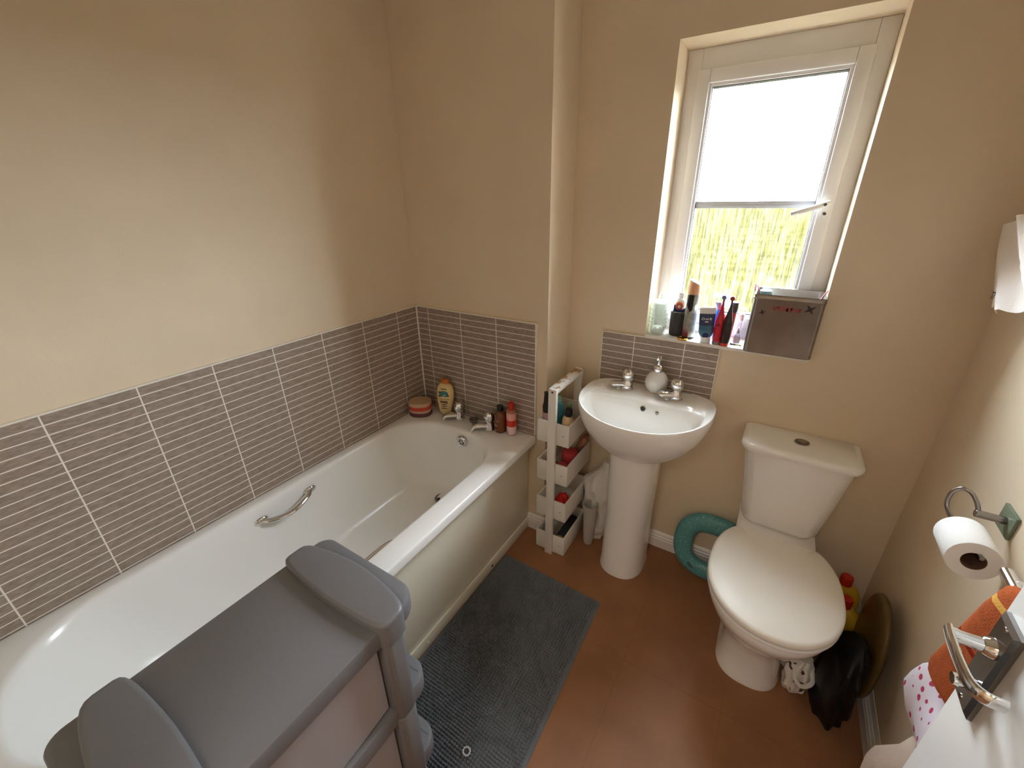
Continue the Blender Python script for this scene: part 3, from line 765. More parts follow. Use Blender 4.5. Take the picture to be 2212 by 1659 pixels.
bm = nb(); tube(bm, [(.008+.011*math.cos(a*PI/8), 0, .166+.015*math.sin(a*PI/8)) for a in range(17)], .0016, 6); obj('lid_ring', bm, white_p, ld, local=True)
bm = nb(); lathe(bm, [(.024, .0085), (.0255, .012), (.0255, .024), (.023, .029), (0, .03)], n=24); lumpy(bm, .0015, 60)
tag(obj('cotton_pads', bm, mat('white cotton wool', (246, 244, 240), 1., spec=0.), None, (1.117, .24, z), local=True), 'white cotton pads in the bottom of the glass jar', 'cotton pads')

t = thing('tumbler', 'dark grey ribbed tumbler beside the glass jar', 'tumbler', (1.189, .262, z))
bm = nb(); n = 72
def ribr(r, zz): return [Vector(((r+.0011*math.cos(2*PI*i/n*24))*math.cos(2*PI*i/n), (r+.0011*math.cos(2*PI*i/n*24))*math.sin(2*PI*i/n), zz)) for i in range(n)]
loft(bm, [ribr(.024, 0), ribr(.0265, .003), ribr(.0275, .01), ribr(.0295, .094), ribr(.029, .096), ribr(.0265, .0955), ribr(.0255, .09), ribr(.024, .008)], True, True)
obj('cup', bm, mat('dark ribbed ceramic', (58, 57, 55), .5), t, local=True)

def paste_tube(name, label, loc, w, h, body, capm, cap_h=.022, cap_r=.014, rot=(0, 0, 0), up=False, parts=None):
    """flat-crimped tube; up=True: cap at the top, crimp below"""
    t = thing(name, label, 'toothpaste tube', loc, rot)
    bm = nb(); rings = []
    for k in range(9):
        f = k/8; hw = (w/2)*(.9+.1*f**.7)*(1 if k else .8); dp = max(.0012, cap_r*.95*(1-f)**.75)
        zz = cap_h+(h-cap_h)*f
        if up: zz = h-cap_h-(h-cap_h)*f
        rings.append([Vector((hw*math.cos(2*PI*i/32), dp*math.sin(2*PI*i/32), zz)) for i in range(32)])
    loft(bm, rings, True, True)
    body_o = obj('body', bm, body, t, local=True)
    bm = nb()
    if up: lathe(bm, [(cap_r, h-cap_h), (cap_r, h-cap_h*.2), (cap_r*.85, h), (0, h)], n=24)
    else: lathe(bm, [(cap_r*.96, 0), (cap_r, .002), (cap_r, cap_h-.001), (cap_r*.9, cap_h)], n=24)
    obj('cap', bm, capm, t, local=True)
    return t, body_o

def banded(name, stops, rough=.3, axis='Z', lo=0., hi=.1):
    """label bands along z of the object: stops = [(pos, rgb)...] constant steps"""
    m = bpy.data.materials.new(name); m.use_nodes = True; nt = m.node_tree; b = nt.nodes['Principled BSDF']; b.inputs['Roughness'].default_value = rough
    tc = nt.nodes.new('ShaderNodeTexCoord'); sp = nt.nodes.new('ShaderNodeSeparateXYZ'); nt.links.new(tc.outputs['Object'], sp.inputs[0])
    r = nt.nodes.new('ShaderNodeMapRange'); r.inputs['From Min'].default_value = lo; r.inputs['From Max'].default_value = hi; nt.links.new(sp.outputs[axis], r.inputs['Value'])
    cr = nt.nodes.new('ShaderNodeValToRGB'); cr.color_ramp.interpolation = 'CONSTANT'
    while len(cr.color_ramp.elements) < len(stops): cr.color_ramp.elements.new(.5)
    for e, (p, c) in zip(cr.color_ramp.elements, stops): e.position = p; e.color = (*lin(c), 1)
    nt.links.new(r.outputs['Result'], cr.inputs[0]); nt.links.new(cr.outputs[0], b.inputs['Base Color'])
    return m

def patch(name, pts, m, parent, th=.0006):
    """thin printed patch: pts = outline in local coordinates, pushed along local -y"""
    bm = nb(); loft(bm, [[Vector((x, y, zz)) for x, y, zz in pts], [Vector((x, y-th, zz)) for x, y, zz in pts]], True, True)
    return obj(name, bm, m, parent, local=True)
def disc(cx, cz, r, y, n=24, rx=1.): return [(cx+r*rx*math.cos(2*PI*i/n), y, cz+r*math.sin(2*PI*i/n)) for i in range(n)]

navy = mat('navy print', (40, 40, 92), .35); orng = mat('orange print', (226, 122, 66), .35); redpr = mat('red print', (178, 58, 52), .35); whitepr = mat('white print', (242, 242, 242), .4)
# tube in the tumbler
t = thing('toothpaste_tube', 'white tube with orange and navy roundel standing in the ribbed tumbler', 'toothpaste tube', (1.19, .262, z+.009))
bm = nb(); loft(bm, [[Vector((hw*math.cos(2*PI*i/32), dp*math.sin(2*PI*i/32), zz)) for i in range(32)] for hw, dp, zz in ((.0225, .003, 0), (.0232, .009, .05), (.0235, .013, .09), (.0235, .0135, .118), (.022, .0135, .129), (.015, .012, .137), (.009, .008, .139))], True, True)
bd = obj('body', bm, white_p, t, local=True)
bm = nb(); box(bm, -.0095, .0095, -.0065, .0065, .139, .163, bev=.002); obj('cap', bm, white_p, t, local=True)
patch('printed_label', [(-.0215, -.0125, .087), (.0225, -.0125, .087), (.0225, -.0125, .106), (.012, -.0135, .098), (-.004, -.0135, .112), (-.0205, -.0125, .116)], navy, bd, .0012)
patch('printed_label', disc(-.001, .113, .0155, -.0136, rx=.95), orng, bd, .0012)
patch('printed_label', disc(-.001, .110, .0115, -.0146, rx=.95), redpr, bd, .0008)
patch('printed_label', disc(-.001, .110, .006, -.0153, rx=.95), whitepr, bd, .0006)
text('lettering', 'G', .009, dark_ink, bd, frame((-.001, -.0162, .110), (1, 0, 0), (0, 0, 1)))

# aerosol
t = thing('aerosol_can', 'tall grey floral aerosol can with slanted peach cap on the sill', 'aerosol can', (1.238, .24, z))
can_m = mat('floral grey can', (150, 148, 138), .3, .2, var=.5, vscale=45)
nt = can_m.node_tree; b = nt.nodes['Principled BSDF']; src = b.inputs['Base Color'].links[0].from_socket
tc = nt.nodes.new('ShaderNodeTexCoord'); sp = nt.nodes.new('ShaderNodeSeparateXYZ'); nt.links.new(tc.outputs['Object'], sp.inputs[0])
mx = nt.nodes.new('ShaderNodeMix'); mx.data_type = 'RGBA'; mx.inputs['B'].default_value = (*lin((128, 58, 66)), 1)
r = nt.nodes.new('ShaderNodeMapRange'); r.inputs['From Min'].default_value = .065; r.inputs['From Max'].default_value = .02; nt.links.new(sp.outputs['Z'], r.inputs['Value'])
nt.links.new(math_node(nt, 'MULTIPLY', r.outputs['Result'], math_node(nt, 'LESS_THAN', sp.outputs['X'], .004)), mx.inputs['Factor']); nt.links.new(src, mx.inputs['A']); nt.links.new(mx.outputs['Result'], b.inputs['Base Color'])
bm = nb(); lathe(bm, [(.0225, .006), (.0235, .008), (.0235, .168), (.021, .176), (.0195, .18)], n=32); bd = obj('body', bm, can_m, t, local=True)
bm = nb(); lathe(bm, [(.022, 0), (.0238, .001), (.0238, .009), (.022, .01)], n=32); obj('base_rim', bm, black, t, local=True)
bm = nb(); n = 32
loft(bm, [[Vector((rr*math.cos(2*PI*i/n), rr*math.sin(2*PI*i/n), zz+sl*math.cos(2*PI*i/n))) for i in range(n)] for rr, zz, sl in ((.0205, .175, 0), (.0235, .178, 0), (.0232, .20, -.004), (.0205, .218, -.008))], True, True)
obj('cap', bm, mat('peach cap', (224, 168, 128), .35), t, local=True)
bm = nb(); loft(bm, [[Vector((rr*math.cos(2*PI*i/n), rr*math.sin(2*PI*i/n), zz+sl*math.cos(2*PI*i/n))) for i in range(n)] for rr, zz, sl in ((.0207, .2178, -.008), (.0205, .222, -.009), (.017, .2225, -.008))], True, True)
obj('spray_button', bm, white_p, t, local=True)
bm = nb()
pts = []
for a in range(9): pts.append(a)
def arcpatch(a0, a1, z0, z1, z0b=None, r=.0238):
    out = []
    for k in range(9):
        a = a0+(a1-a0)*k/8; out.append((r*math.cos(a), r*math.sin(a), z1))
    for k in range(8, -1, -1):
        a = a0+(a1-a0)*k/8; zz = z0 if z0b is None else z0b+(z0-z0b)*(1-abs(k/8-.7)/.7); out.append((r*math.cos(a), r*math.sin(a), zz))
    return [Vector(p) for p in out]
o1 = arcpatch(R(222), R(285), .108, .174, .135)
o2 = [Vector((p.x*1.012, p.y*1.012, p.z)) for p in o1]
for s_ in (o1, o2):
    vv = [bm.verts.new(p) for p in s_]
    for k in range(8): bm.faces.new((vv[k], vv[k+1], vv[16-k], vv[17-k]))
obj('printed_label', bm, black, bd, local=True)

# gold lid lying at the can's foot
bm = nb(); lathe(bm, [(.019, 0), (.0205, .001), (.0205, .007), (.0185, .008), (.0175, .0055), (0, .0055)], (1.226, .207, z), 28)
tag(obj('jar_lid', bm, mat('gold lid', (214, 168, 74), .25, .8), None, (1.226, .207, z)), 'small gold lid lying at the foot of the aerosol can', 'lid')

# children's toothpaste standing on its cap
tube_m = banded('navy to teal tube', [(0, (230, 232, 236)), (.16, (70, 124, 148)), (.36, (58, 104, 132)), (.5, (44, 58, 92)), (.83, (226, 224, 222))], .3, lo=.0, hi=.136)
t, bd = paste_tube('toothpaste_tube', 'navy and teal toothpaste tube standing on its white cap', (1.307, .222, z), .056, .136, tube_m, mat('clear white cap', (226, 226, 224), .25), .024, .0185, rot=(R(4), R(-4), R(6)))
text('lettering', 'Oral-B', .0135, whitepr, bd, frame((-.001, -.0125, .095), (1, 0, 0), (0, -.12, 1)), sx=.95)
patch('printed_label', [(-.006, -.0125, .0825), (.006, -.0125, .0825), (.006, -.0122, .0855), (-.006, -.0122, .0855)], whitepr, bd, .0012)
patch('printed_label', disc(0, .031, .011, -.017, rx=1.), navy, bd, .0006)

# blue tube leaning behind it
t, bd = paste_tube('toothpaste_tube', 'bright blue tube with grey cap leaning behind the navy one', (1.333, .256, z), .034, .158, mat('bright blue tube', (46, 108, 214), .3), mat('grey flip cap', (150, 152, 170), .3), .028, .012, rot=(R(6), R(5), R(-50)), up=True)
# plain white tube
t, bd = paste_tube('cream_tube', 'small plain white tube behind the red toothbrush', (1.35, .262, z), .03, .108, mat('milky tube', (222, 216, 224), .35), white_p, .018, .010, rot=(R(2), 0, R(-10)), up=True)
t['category'] = 'tube'

def brush(name, label, loc, body, base, headm, bristle, neck, rot=(0, 0, 0)):
    t = thing(name, label, 'toothbrush', loc, rot)
    bm = nb(); lathe(bm, [(.0135, .0), (.0145, .002), (.0145, .012)], n=24); obj('base', bm, base, t, local=True)
    bm = nb(); lathe(bm, [(.0145, .012), (.0158, .03), (.0165, .06), (.0152, .09), (.011, .115), (.0068, .135), (.0045, .145)], n=24); bd = obj('handle', bm, body, t, local=True)
    bm = nb(); lathe(bm, [(.0045, .145), (.0032, .155), (.003, .168), (.0042, .172)], n=16); obj('neck', bm, neck, t, local=True)
    bm = nb(); lathe(bm, [(.0075, -.003), (.0088, 0), (.0085, .004)], (0, .002, .178), 20, axis_to((0, -1, .1))); h = obj('head', bm, headm, t, local=True)
    bm = nb(); lathe(bm, [(.0078, .004), (.0074, .0105), (.006, .0112)], (0, .002, .178), 20, axis_to((0, -1, .1))); obj('bristles', bm, bristle, h, local=True)
    return t, bd
redb = mat('bright red brush', (196, 30, 52), .3, var=.2, vscale=60); darkb = mat('dark brown brush', (52, 38, 36), .3, var=.5, vscale=50)
t, bd = brush('toothbrush', 'red toothbrush with blue bristles standing on the sill', (1.347, .213, z), redb, mat('grey brush base', (120, 112, 116), .4), white_p, mat('blue bristles', (128, 140, 190), .8), mat('dull red neck', (140, 34, 48), .35))
text('lettering', '4E', .014, black, bd, frame((-.001, -.0168, .078), (1, 0, 0), (0, .0, 1)), sx=.9)
brush('toothbrush', 'dark brown toothbrush with a red base and red bristles', (1.375, .207, z), darkb, mat('orange red base', (206, 62, 40), .4), white_p, mat('red bristles', (150, 56, 60), .8), black)

t = thing('cosmetic_tube', 'red tube with black cap behind the dark toothbrush', 'tube', (1.374, .262, z), (0, R(3), 0))
bm = nb(); lathe(bm, [(.0135, 0), (.014, .002), (.014, .115), (.012, .118)], n=24); obj('body', bm, mat('dull red tube', (176, 72, 58), .35), t, local=True)
bm = nb(); lathe(bm, [(.0145, .118), (.0145, .142), (.013, .145), (.013, .155), (0, .155)], n=24); obj('cap', bm, mat('charcoal cap', (72, 70, 66), .4), t, local=True)

vial = clear_mat('clear vial', (236, 236, 240), .14, .08)
for nm, lb, loc, h, ch in (('vial', 'clear little bottle with white cap near the window frame', (1.408, .312, z), .078, .024), ('vial', 'smaller clear bottle with a printed label nearer the sill edge', (1.411, .262, z), .04, .016)):
    t = thing(nm, lb, 'small bottle', loc)
    bm = nb(); lathe(bm, [(.010, 0), (.0115, .002), (.0115, h-.01), (.007, h)], n=20); obj('body', bm, vial, t, local=True)
    bm = nb()
    if h > .05: lathe(bm, [(.0095, h-.001), (.010, h), (.0115, h+ch), (.0105, h+ch+.001)], n=20)
    else: lathe(bm, [(.006, h), (.006, h+.008), (.003, h+.012), (.0025, h+.02), (0, h+.021)], n=20)
    obj('cap', bm, mat('off white cap', (226, 222, 224), .4), t, local=True)
    if h < .05:
        bm = nb(); lathe(bm, [(.0119, .004), (.0119, .026)], n=20, cap=False); obj('printed_label', bm, mat('pale pink label', (214, 196, 204), .5), t, local=True)
t = thing('hair_clip', 'small black and gold clip lying on the sill before the clear bottles', 'clip', (1.412, .232, z))
bm = nb(); tube(bm, [(-.018, 0, .003), (-.008, -.002, .004), (0, 0, .003)], .0028, 8); obj('grip', bm, black, t, local=True)
bm = nb(); tube(bm, [(0, 0, .003), (.009, .002, .004), (.02, -.001, .0025)], .0026, 8); obj('clasp', bm, mat('dull gold', (170, 140, 90), .35, .8), t, local=True)

# ------------------------------------------------------------------ metal tin at the right of the sill
t = thing('metal_tin', 'square brushed metal tin with twine handles at the right of the sill', 'tin', (1.547, .245, z))
tin_m = mat('brushed tin', (150, 143, 135), .33, .9, var=.14, vscale=12)
bm = nb(); X0, X1, Y0, Y1 = 1.4415, 1.652, .172, .322
def tr(i, zz, f=0.): return rrect(X0+i, X1-i-.004, Y0+i, Y1-i, .014, zz, 8)
loft(bm, [tr(.003, z), tr(.0, z+.003), tr(0, z+.19), tr(-.0015, z+.193), tr(-.002, z+.197), tr(-.0008, z+.2), tr(-.0015, z+.207), tr(0, z+.2095), tr(.003, z+.208), tr(.004, z+.19), tr(.005, z+.008)], True, True)
bd = obj('body', bm, tin_m, t, angle=30)
twine = mat('pink and white twine', (212, 150, 158), .9, var=.35, vscale=220)
for sx, xx in ((-1, X0), (1, X1-.004)):
    bm = nb(); tube(bm, spline([(xx-.004*sx, .262, z+.18), (xx+.004*sx, .258, z+.205), (xx+.0035*sx, .235, z+.231), (xx-.004*sx, .215, z+.226), (xx-.014*sx, .205, z+.205), (xx-.016*sx, .2, z+.17)], 6), .0028, 8)
    obj('twine_handle', bm, twine, t)
redink = mat('faded red print', (150, 70, 66), .5); darkink = mat('dark star print', (46, 42, 38), .5)
# illegible red word: a row of worn upright strokes
bm = nb()
random.seed(3); xx = 1.503
while xx < 1.585:
    w = random.uniform(.003, .0055); hh = random.uniform(.011, .0145); zz = z+.16+random.uniform(-.001, .001)-(.0 if xx < 1.53 else .002)
    if 1.53 < xx < 1.552: hh += .004
    box(bm, xx, xx+w, Y0-.0006, Y0+.0004, zz, zz+hh); 
    if random.random() < .6: box(bm, xx, xx+w+.003, Y0-.0006, Y0+.0004, zz+random.choice((0, hh*.4, hh-.002)), zz+random.choice((hh*.5, hh*.6, hh)))
    xx += w+.0016
obj('printed_label', bm, redink, bd)
def star(cx, cz, r, rot, k=.32, n=4):
    return [(cx+(r if i % 2 == 0 else r*k)*math.cos(rot+PI*i/n), Y0+.0004, cz+(r if i % 2 == 0 else r*k)*math.sin(rot+PI*i/n)) for i in range(2*n)]
for q in ((1.609, z+.172, .019, .6), (1.476, z+.148, .012, .4)):
    bm = nb(); o1 = [Vector(p) for p in star(*q)]; loft(bm, [o1, [Vector((p.x, p.y-.0009, p.z)) for p in o1]], True, True); obj('printed_star', bm, darkink, bd)
t = thing('cosmetic_jar', 'jar with pale teal lid standing inside the metal tin', 'jar', (1.472, .212, z+.009))
bm = nb(); lathe(bm, [(.016, 0), (.0175, .003), (.0175, .186), (.015, .19)], n=24); obj('body', bm, white_p, t, local=True)
bm = nb(); lathe(bm, [(.0185, .19), (.019, .192), (.019, .204), (.0175, .2065), (0, .207)], n=24); obj('lid', bm, mat('pale teal lid', (150, 196, 206), .35), t, local=True)

# ------------------------------------------------------------------ things on the bath rim
t = thing('bath_sponge', 'oval layered sponge in cream, red and mauve in the bath corner', 'sponge', (.074, -.118, ZB))
def sp_ring(s, zz): return [Vector((.064*s*math.cos(2*PI*i/36)*(1-.12*math.cos(4*PI*i/36)), .05*s*math.sin(2*PI*i/36), zz)) for i in range(36)]
for nm, col, z0, z1 in (('mauve_layer', (112, 74, 80), 0, .022), ('cream_layer', (206, 172, 150), .022, .034), ('red_layer', (204, 84, 68), .034, .054), ('top_layer', (208, 174, 142), .054, .074)):
    bm = nb(); loft(bm, [sp_ring(.97, z0+.0004), sp_ring(1., z0+.004), sp_ring(1., z1-.005), sp_ring(.985 if z1 < .07 else .96, z1), sp_ring(.5, z1+.001)], True, True); lumpy(bm, .0012, 50, len(nm))
    o_ = obj(nm, bm, mat(nm, col, .95, spec=.1, bump=1., bscale=260), t, local=True); 
t.rotation_euler = (0, 0, R(28))

t = thing('body_wash_bottle', 'cream oval bottle with orange cap leaning in the bath corner', 'bottle', (.19, -.06, ZB), (R(-8), 0, R(18)))
t.scale = (1.1, 1.1, .95)
bm = nb()
prof = [(.016, .002), (.024, .004), (.032, .03), (.039, .07), (.0425, .11), (.041, .14), (.034, .163), (.024, .174), (.02, .177)]
loft(bm, [[Vector((r_*math.cos(2*PI*i/36), r_*.5*math.sin(2*PI*i/36), zz)) for i in range(36)] for r_, zz in prof], True, True)
bd = obj('body', bm, mat('cream bottle', (232, 204, 146), .35), t, local=True, angle=60)
bm = nb(); lathe(bm, [(.021, .177), (.022, .178), (.0215, .192), (.018, .197), (0, .198)], n=28, sy=.7); obj('cap', bm, mat('orange cap', (196, 108, 34), .35), t, local=True)
def ypos(zz): 
    for (r0, z0), (r1, z1) in zip(prof[:-1], prof[1:]):
        if z0 <= zz <= z1: return -.5*(r0+(r1-r0)*(zz-z0)/(z1-z0))
    return -.02
tl_ = mat('teal print', (66, 122, 124), .4); olv = mat('olive print', (96, 92, 48), .4); brn = mat('dark brown print', (66, 34, 28), .4)
def bent(cx, cz, rx, rz, n=24): return [(cx+rx*math.cos(2*PI*i/n), ypos(cz+rz*math.sin(2*PI*i/n))*math.sqrt(max(.1, 1-((cx+rx*math.cos(2*PI*i/n))/.0425)**2))-.0006, cz+rz*math.sin(2*PI*i/n)) for i in range(n)]
patch('printed_label', bent(0, .121, .022, .0165), tl_, bd, .0012)
patch('printed_label', bent(-.019, .129, .006, .004), brn, bd, .001); patch('printed_label', bent(-.02, .108, .006, .004), brn, bd, .001); patch('printed_label', bent(.02, .112, .005, .004), brn, bd, .001)
patch('printed_label', bent(-.001, .1035, .004, .0045), whitepr, bd, .002)
for cz, rx, rz, m_ in ((.147, .016, .0028, olv), (.092, .028, .0012, brn), (.062, .015, .0022, brn), (.052, .014, .002, brn), (.04, .016, .0028, olv)): patch('printed_label', bent(0, cz, rx, rz), m_, bd, .001)
bm = nb(); random.seed(11); xx = -.017   # the upside-down word is too worn to read: a row of strokes
while xx < .017:
    w = random.uniform(.0014, .0026); h0 = .07+random.uniform(0, .001); h1 = .083+random.uniform(-.001, .001); y_ = ypos(.076)*math.sqrt(1-(xx/.0425)**2)
    box(bm, xx, xx+w, y_-.0014, y_+.001, h0, h1)
    if random.random() < .7: q = random.choice((h0, h1-.003)); box(bm, xx, xx+w+.0022, y_-.0014, y_+.001, q, q+.003)
    xx += w+.0016
obj('printed_label', bm, brn, bd, local=True)

t = thing('red_bottle', 'small deep red bottle tucked behind the cream bottle', 'bottle', (.15, -.035, ZB))
bm = nb(); lathe(bm, [(.02, 0), (.022, .003), (.02, .04), (.016, .08), (.012, .1)], n=24, sy=.8); obj('body', bm, mat('deep red bottle', (158, 22, 26), .3), t, local=True)
bm = nb(); lathe(bm, [(.011, .1), (.011, .122), (.009, .125), (0, .125)], n=20); obj('cap', bm, redp, t, local=True)

t = thing('amber_bottle', 'amber brown bottle with black cap at the tap end of the bath', 'bottle', (.527, -.058, ZB))
bm = nb(); lathe(bm, [(.022, 0), (.0265, .004), (.0275, .012), (.0275, .085), (.024, .1), (.016, .108), (.0135, .111)], n=32)
bd = obj('body', bm, mat('amber plastic', (112, 60, 28), .22, var=.15, vscale=30, coat=.3), t, local=True)
bm = nb(); lathe(bm, [(.0145, .11), (.0155, .111), (.0155, .134), (.0145, .136), (0, .136)], n=24); obj('cap', bm, black, t, local=True)
pale = mat('pale brown print', (196, 158, 120), .5)
for cz, a0, a1, hh in ((.072, 215, 245, .0025), (.064, 215, 290, .003), (.042, 225, 275, .004), (.036, 222, 268, .0025), (.017, 215, 265, .002)):
    bm = nb(); n_ = 10; o1 = [Vector((.0277*math.cos(R(a0+(a1-a0)*k/n_)), .0277*math.sin(R(a0+(a1-a0)*k/n_)), cz+hh/2)) for k in range(n_+1)]+[Vector((.0277*math.cos(R(a0+(a1-a0)*k/n_)), .0277*math.sin(R(a0+(a1-a0)*k/n_)), cz-hh/2)) for k in range(n_, -1, -1)]
    loft(bm, [o1, [Vector((p.x*1.015, p.y*1.015, p.z)) for p in o1]], True, True); obj('printed_label', bm, pale, bd, local=True)

t = thing('shampoo_bottle', 'slim red and white bottle with red cap beside the amber bottle', 'bottle', (.583, -.05, ZB))
sm = banded('red and pink label', [(0, (70, 30, 26)), (.03, (226, 196, 196)), (.36, (206, 52, 36)), (.62, (226, 160, 148)), (.9, (176, 116, 92))], .3, lo=0, hi=.125)
bm = nb(); lathe(bm, [(.02, 0), (.0232, .003), (.0235, .01), (.0235, .112), (.021, .122), (.013, .128)], n=32); bd = obj('body', bm, sm, t, local=True)
bm = nb(); lathe(bm, [(.0135, .128), (.0145, .129), (.014, .158), (.0125, .162), (0, .163)], n=24); obj('cap', bm, redp, t, local=True)
for cz, a, rr_ in ((.026, 250, .0022), (.018, 250, .0026), (.010, 250, .0026)):
    bm = nb(); lathe(bm, [(rr_, 0), (rr_, .001), (0, .001)], (.0234*math.cos(R(a)), .0234*math.sin(R(a)), cz), 12, axis_to((math.cos(R(a)), math.sin(R(a)), 0))); obj('printed_label', bm, brn, bd, local=True)
bm = nb()
for k in range(4): 
    for j in range(6):
        a = R(205+j*5); box(bm, .0236*math.cos(a)-.0009, .0236*math.cos(a)+.0009, .0236*math.sin(a)-.0006, .0236*math.sin(a)+.0006, .01+k*.006, .0122+k*.006)
obj('printed_label', bm, brn, bd, local=True)

# ------------------------------------------------------------------ things in the caddy
def bottle(name, label, loc, prof, m, capprof, capm, rot=(0, 0, 0), cat='bottle'):
    t = thing(name, label, cat, loc, rot)
    bm = nb(); lathe(bm, prof, n=24); obj('body', bm, m, t, local=True)
    bm = nb(); lathe(bm, capprof, n=20); obj('cap', bm, capm, t, local=True)
    return t
z1 = .006+.6+.0065
bottle('spray_bottle', 'mauve bottle with tall black pump cap in the top crate', (.778, -.06, z1), [(.019, 0), (.02, .003), (.02, .11), (.016, .12)], mat('mauve plastic', (176, 144, 148), .4), [(.0165, .115), (.0185, .117), (.0185, .145), (.014, .157), (.012, .17), (.011, .185), (.0095, .19), (.0095, .208), (0, .209)], black, (0, R(-3), 0))
bottle('lotion_bottle', 'beige bottle with round black cap in the top crate', (.864, -.068, z1), [(.02, 0), (.0225, .003), (.0225, .105), (.019, .118), (.013, .124)], mat('beige plastic', (214, 182, 142), .4), [(.0125, .122), (.0145, .123), (.0145, .155), (.0135, .157), (0, .157)], black, (R(-3), R(4), 0))
bottle('gel_bottle', 'teal bottle behind the front upright in the top crate', (.80, -.01, z1), [(.022, 0), (.026, .004), (.026, .125), (.02, .145), (.012, .15)], mat('teal plastic', (66, 132, 140), .35), [(.012, .149), (.013, .15), (.013, .172), (0, .173)], mat('sea green cap', (126, 176, 150), .4))
bottle('tonic_bottle', 'blue bottle between the upright and the beige bottle', (.845, .008, z1), [(.014, 0), (.016, .003), (.016, .1), (.01, .11)], mat('steel blue plastic', (70, 112, 142), .35), [(.010, .11), (.0115, .111), (.0115, .14), (0, .141)], mat('green cap', (118, 140, 90), .4))
z2 = .006+.4+.0065
t = thing('sponge_roller', 'round pink sponge roller lying in the second crate', 'roller', (.852, -.055, z2+.038))
bm = nb(); axq = axis_to((.25, -1, .25)); lathe(bm, [(.009, -.03), (.028, -.03), (.031, -.025), (.031, .025), (.028, .03), (.009, .03), (.009, -.03)], (0, 0, 0), 28, axq, cap=False); lumpy(bm, .001, 50)
obj('foam', bm, mat('pink foam', (214, 84, 92), .9, bump=.6, bscale=200), t, local=True)
bm = nb(); lathe(bm, [(.0088, -.0285), (.0088, .0285)], (0, 0, 0), 16, axq); obj('core', bm, mat('dark pink core', (128, 44, 52), .8), t, local=True)
bm = nb(); lathe(bm, [(.03, 0), (.037, .004), (.038, .03), (.034, .05), (.036, .056), (.038, .075), (.034, .088), (.02, .092)], (.847, .035, z2), 28)
tag(obj('red_pot', bm, mat('coral red pot', (206, 74, 78), .4), None, (.847, .035, z2)), 'coral red pot behind the sponge roller in the second crate', 'pot')
bm = nb(); lathe(bm, [(.028, 0), (.033, .004), (.033, .05), (.026, .058)], (.79, -.05, z2), 24)
tag(obj('crimson_pot', bm, mat('crimson pot', (170, 56, 54), .5), None, (.79, -.05, z2)), 'crimson pot left of the front upright in the second crate', 'pot')
t = thing('brown_bottle', 'pinkish brown bottle leaning out of the second crate under the basin', 'bottle', (.842, .105, z2+.03), (R(-4), R(24), 0))
bm = nb(); lathe(bm, [(.015, 0), (.018, .003), (.018, .09), (.014, .105), (.01, .11)], n=24); obj('body', bm, mat('pinkish brown plastic', (168, 120, 96), .4), t, local=True)
bm = nb(); lathe(bm, [(.01, .11), (.0115, .111), (.0115, .13), (0, .131)], n=20); obj('cap', bm, mat('copper cap', (140, 84, 56), .35), t, local=True)
z3 = .006+.2+.0065
t = thing('bath_toy', 'bright red squashed toy in the third crate', 'toy', (.845, -.02, z3))
bm = nb(); bmesh.ops.create_icosphere(bm, subdivisions=4, radius=.034, matrix=Matrix.Translation((0, 0, .034)) @ Matrix.Diagonal((1.1, 1.2, .95, 1))); lumpy(bm, .014, 22, 5)
for v in bm.verts: v.co.z = max(v.co.z, 0)
obj('body', bm, mat('bright red rubber', (206, 32, 28), .5), t, local=True)
z4 = .004+.0065
t = thing('spray_can', 'dark can with green and yellow end lying in the bottom crate', 'can', (.856, -.07, z4+.03))
axq = axis_to((.05, 1, .22))
bm = nb(); lathe(bm, [(.024, .022), (.0265, .026), (.0265, .15), (.02, .165)], (0, 0, 0), 28, axq); obj('body', bm, mat('dark navy can', (40, 44, 52), .35), t, local=True)
bm = nb(); lathe(bm, [(.012, -.012), (.021, -.006), (.024, .004), (.0245, .012)], (0, 0, 0), 28, axq); obj('cap', bm, mat('dark green cap', (70, 104, 58), .4), t, local=True)
bm = nb(); lathe(bm, [(.0245, .012), (.0255, .014), (.0255, .022), (.0245, .024)], (0, 0, 0), 28, axq); obj('collar', bm, mat('mustard collar', (190, 158, 66), .4), t, local=True)
bm = nb(); lathe(bm, [(.022, 0), (.026, .003), (.026, .08), (.02, .086)], (.786, -.05, z4), 24)
tag(obj('grey_pot', bm, mat('grey green pot', (128, 136, 120), .5), None, (.786, -.05, z4)), 'grey green pot in the left of the bottom crate', 'pot')

# ------------------------------------------------------------------ between caddy and pedestal
bagm = clear_mat('white carrier film', (236, 234, 230), .62, .4, (.88, .87, .85))
def crumple(name, label, rings, m, loc, amp=.012, sc=12, seed=1, cat='bag', n=56, floorz=.001):
    bm = nb(); rr_ = []
    for (cx, cy, a, b_, zz) in rings:
        rr_.append([Vector((cx+a*math.cos(2*PI*i/n)*(1+.08*math.sin(5*2*PI*i/n+zz*30)), cy+b_*math.sin(2*PI*i/n)*(1+.1*math.sin(7*2*PI*i/n+zz*20)), zz)) for i in range(n)])
    loft(bm, rr_, True, True); bmesh.ops.subdivide_edges(bm, edges=[e for e in bm.edges if abs(e.verts[0].co.z-e.verts[1].co.z) > .02], cuts=3)
    lumpy(bm, amp, sc, seed)
    for v in bm.verts:
        v.co.z = max(v.co.z, floorz); v.co.y = min(v.co.y, D-.017); v.co.x = min(v.co.x, XR-.017)
    return tag(obj(name, bm, m, None, loc, angle=28), label, cat)
wbag = mat('white carrier bag', (222, 219, 214), .4, var=.04, vscale=15)
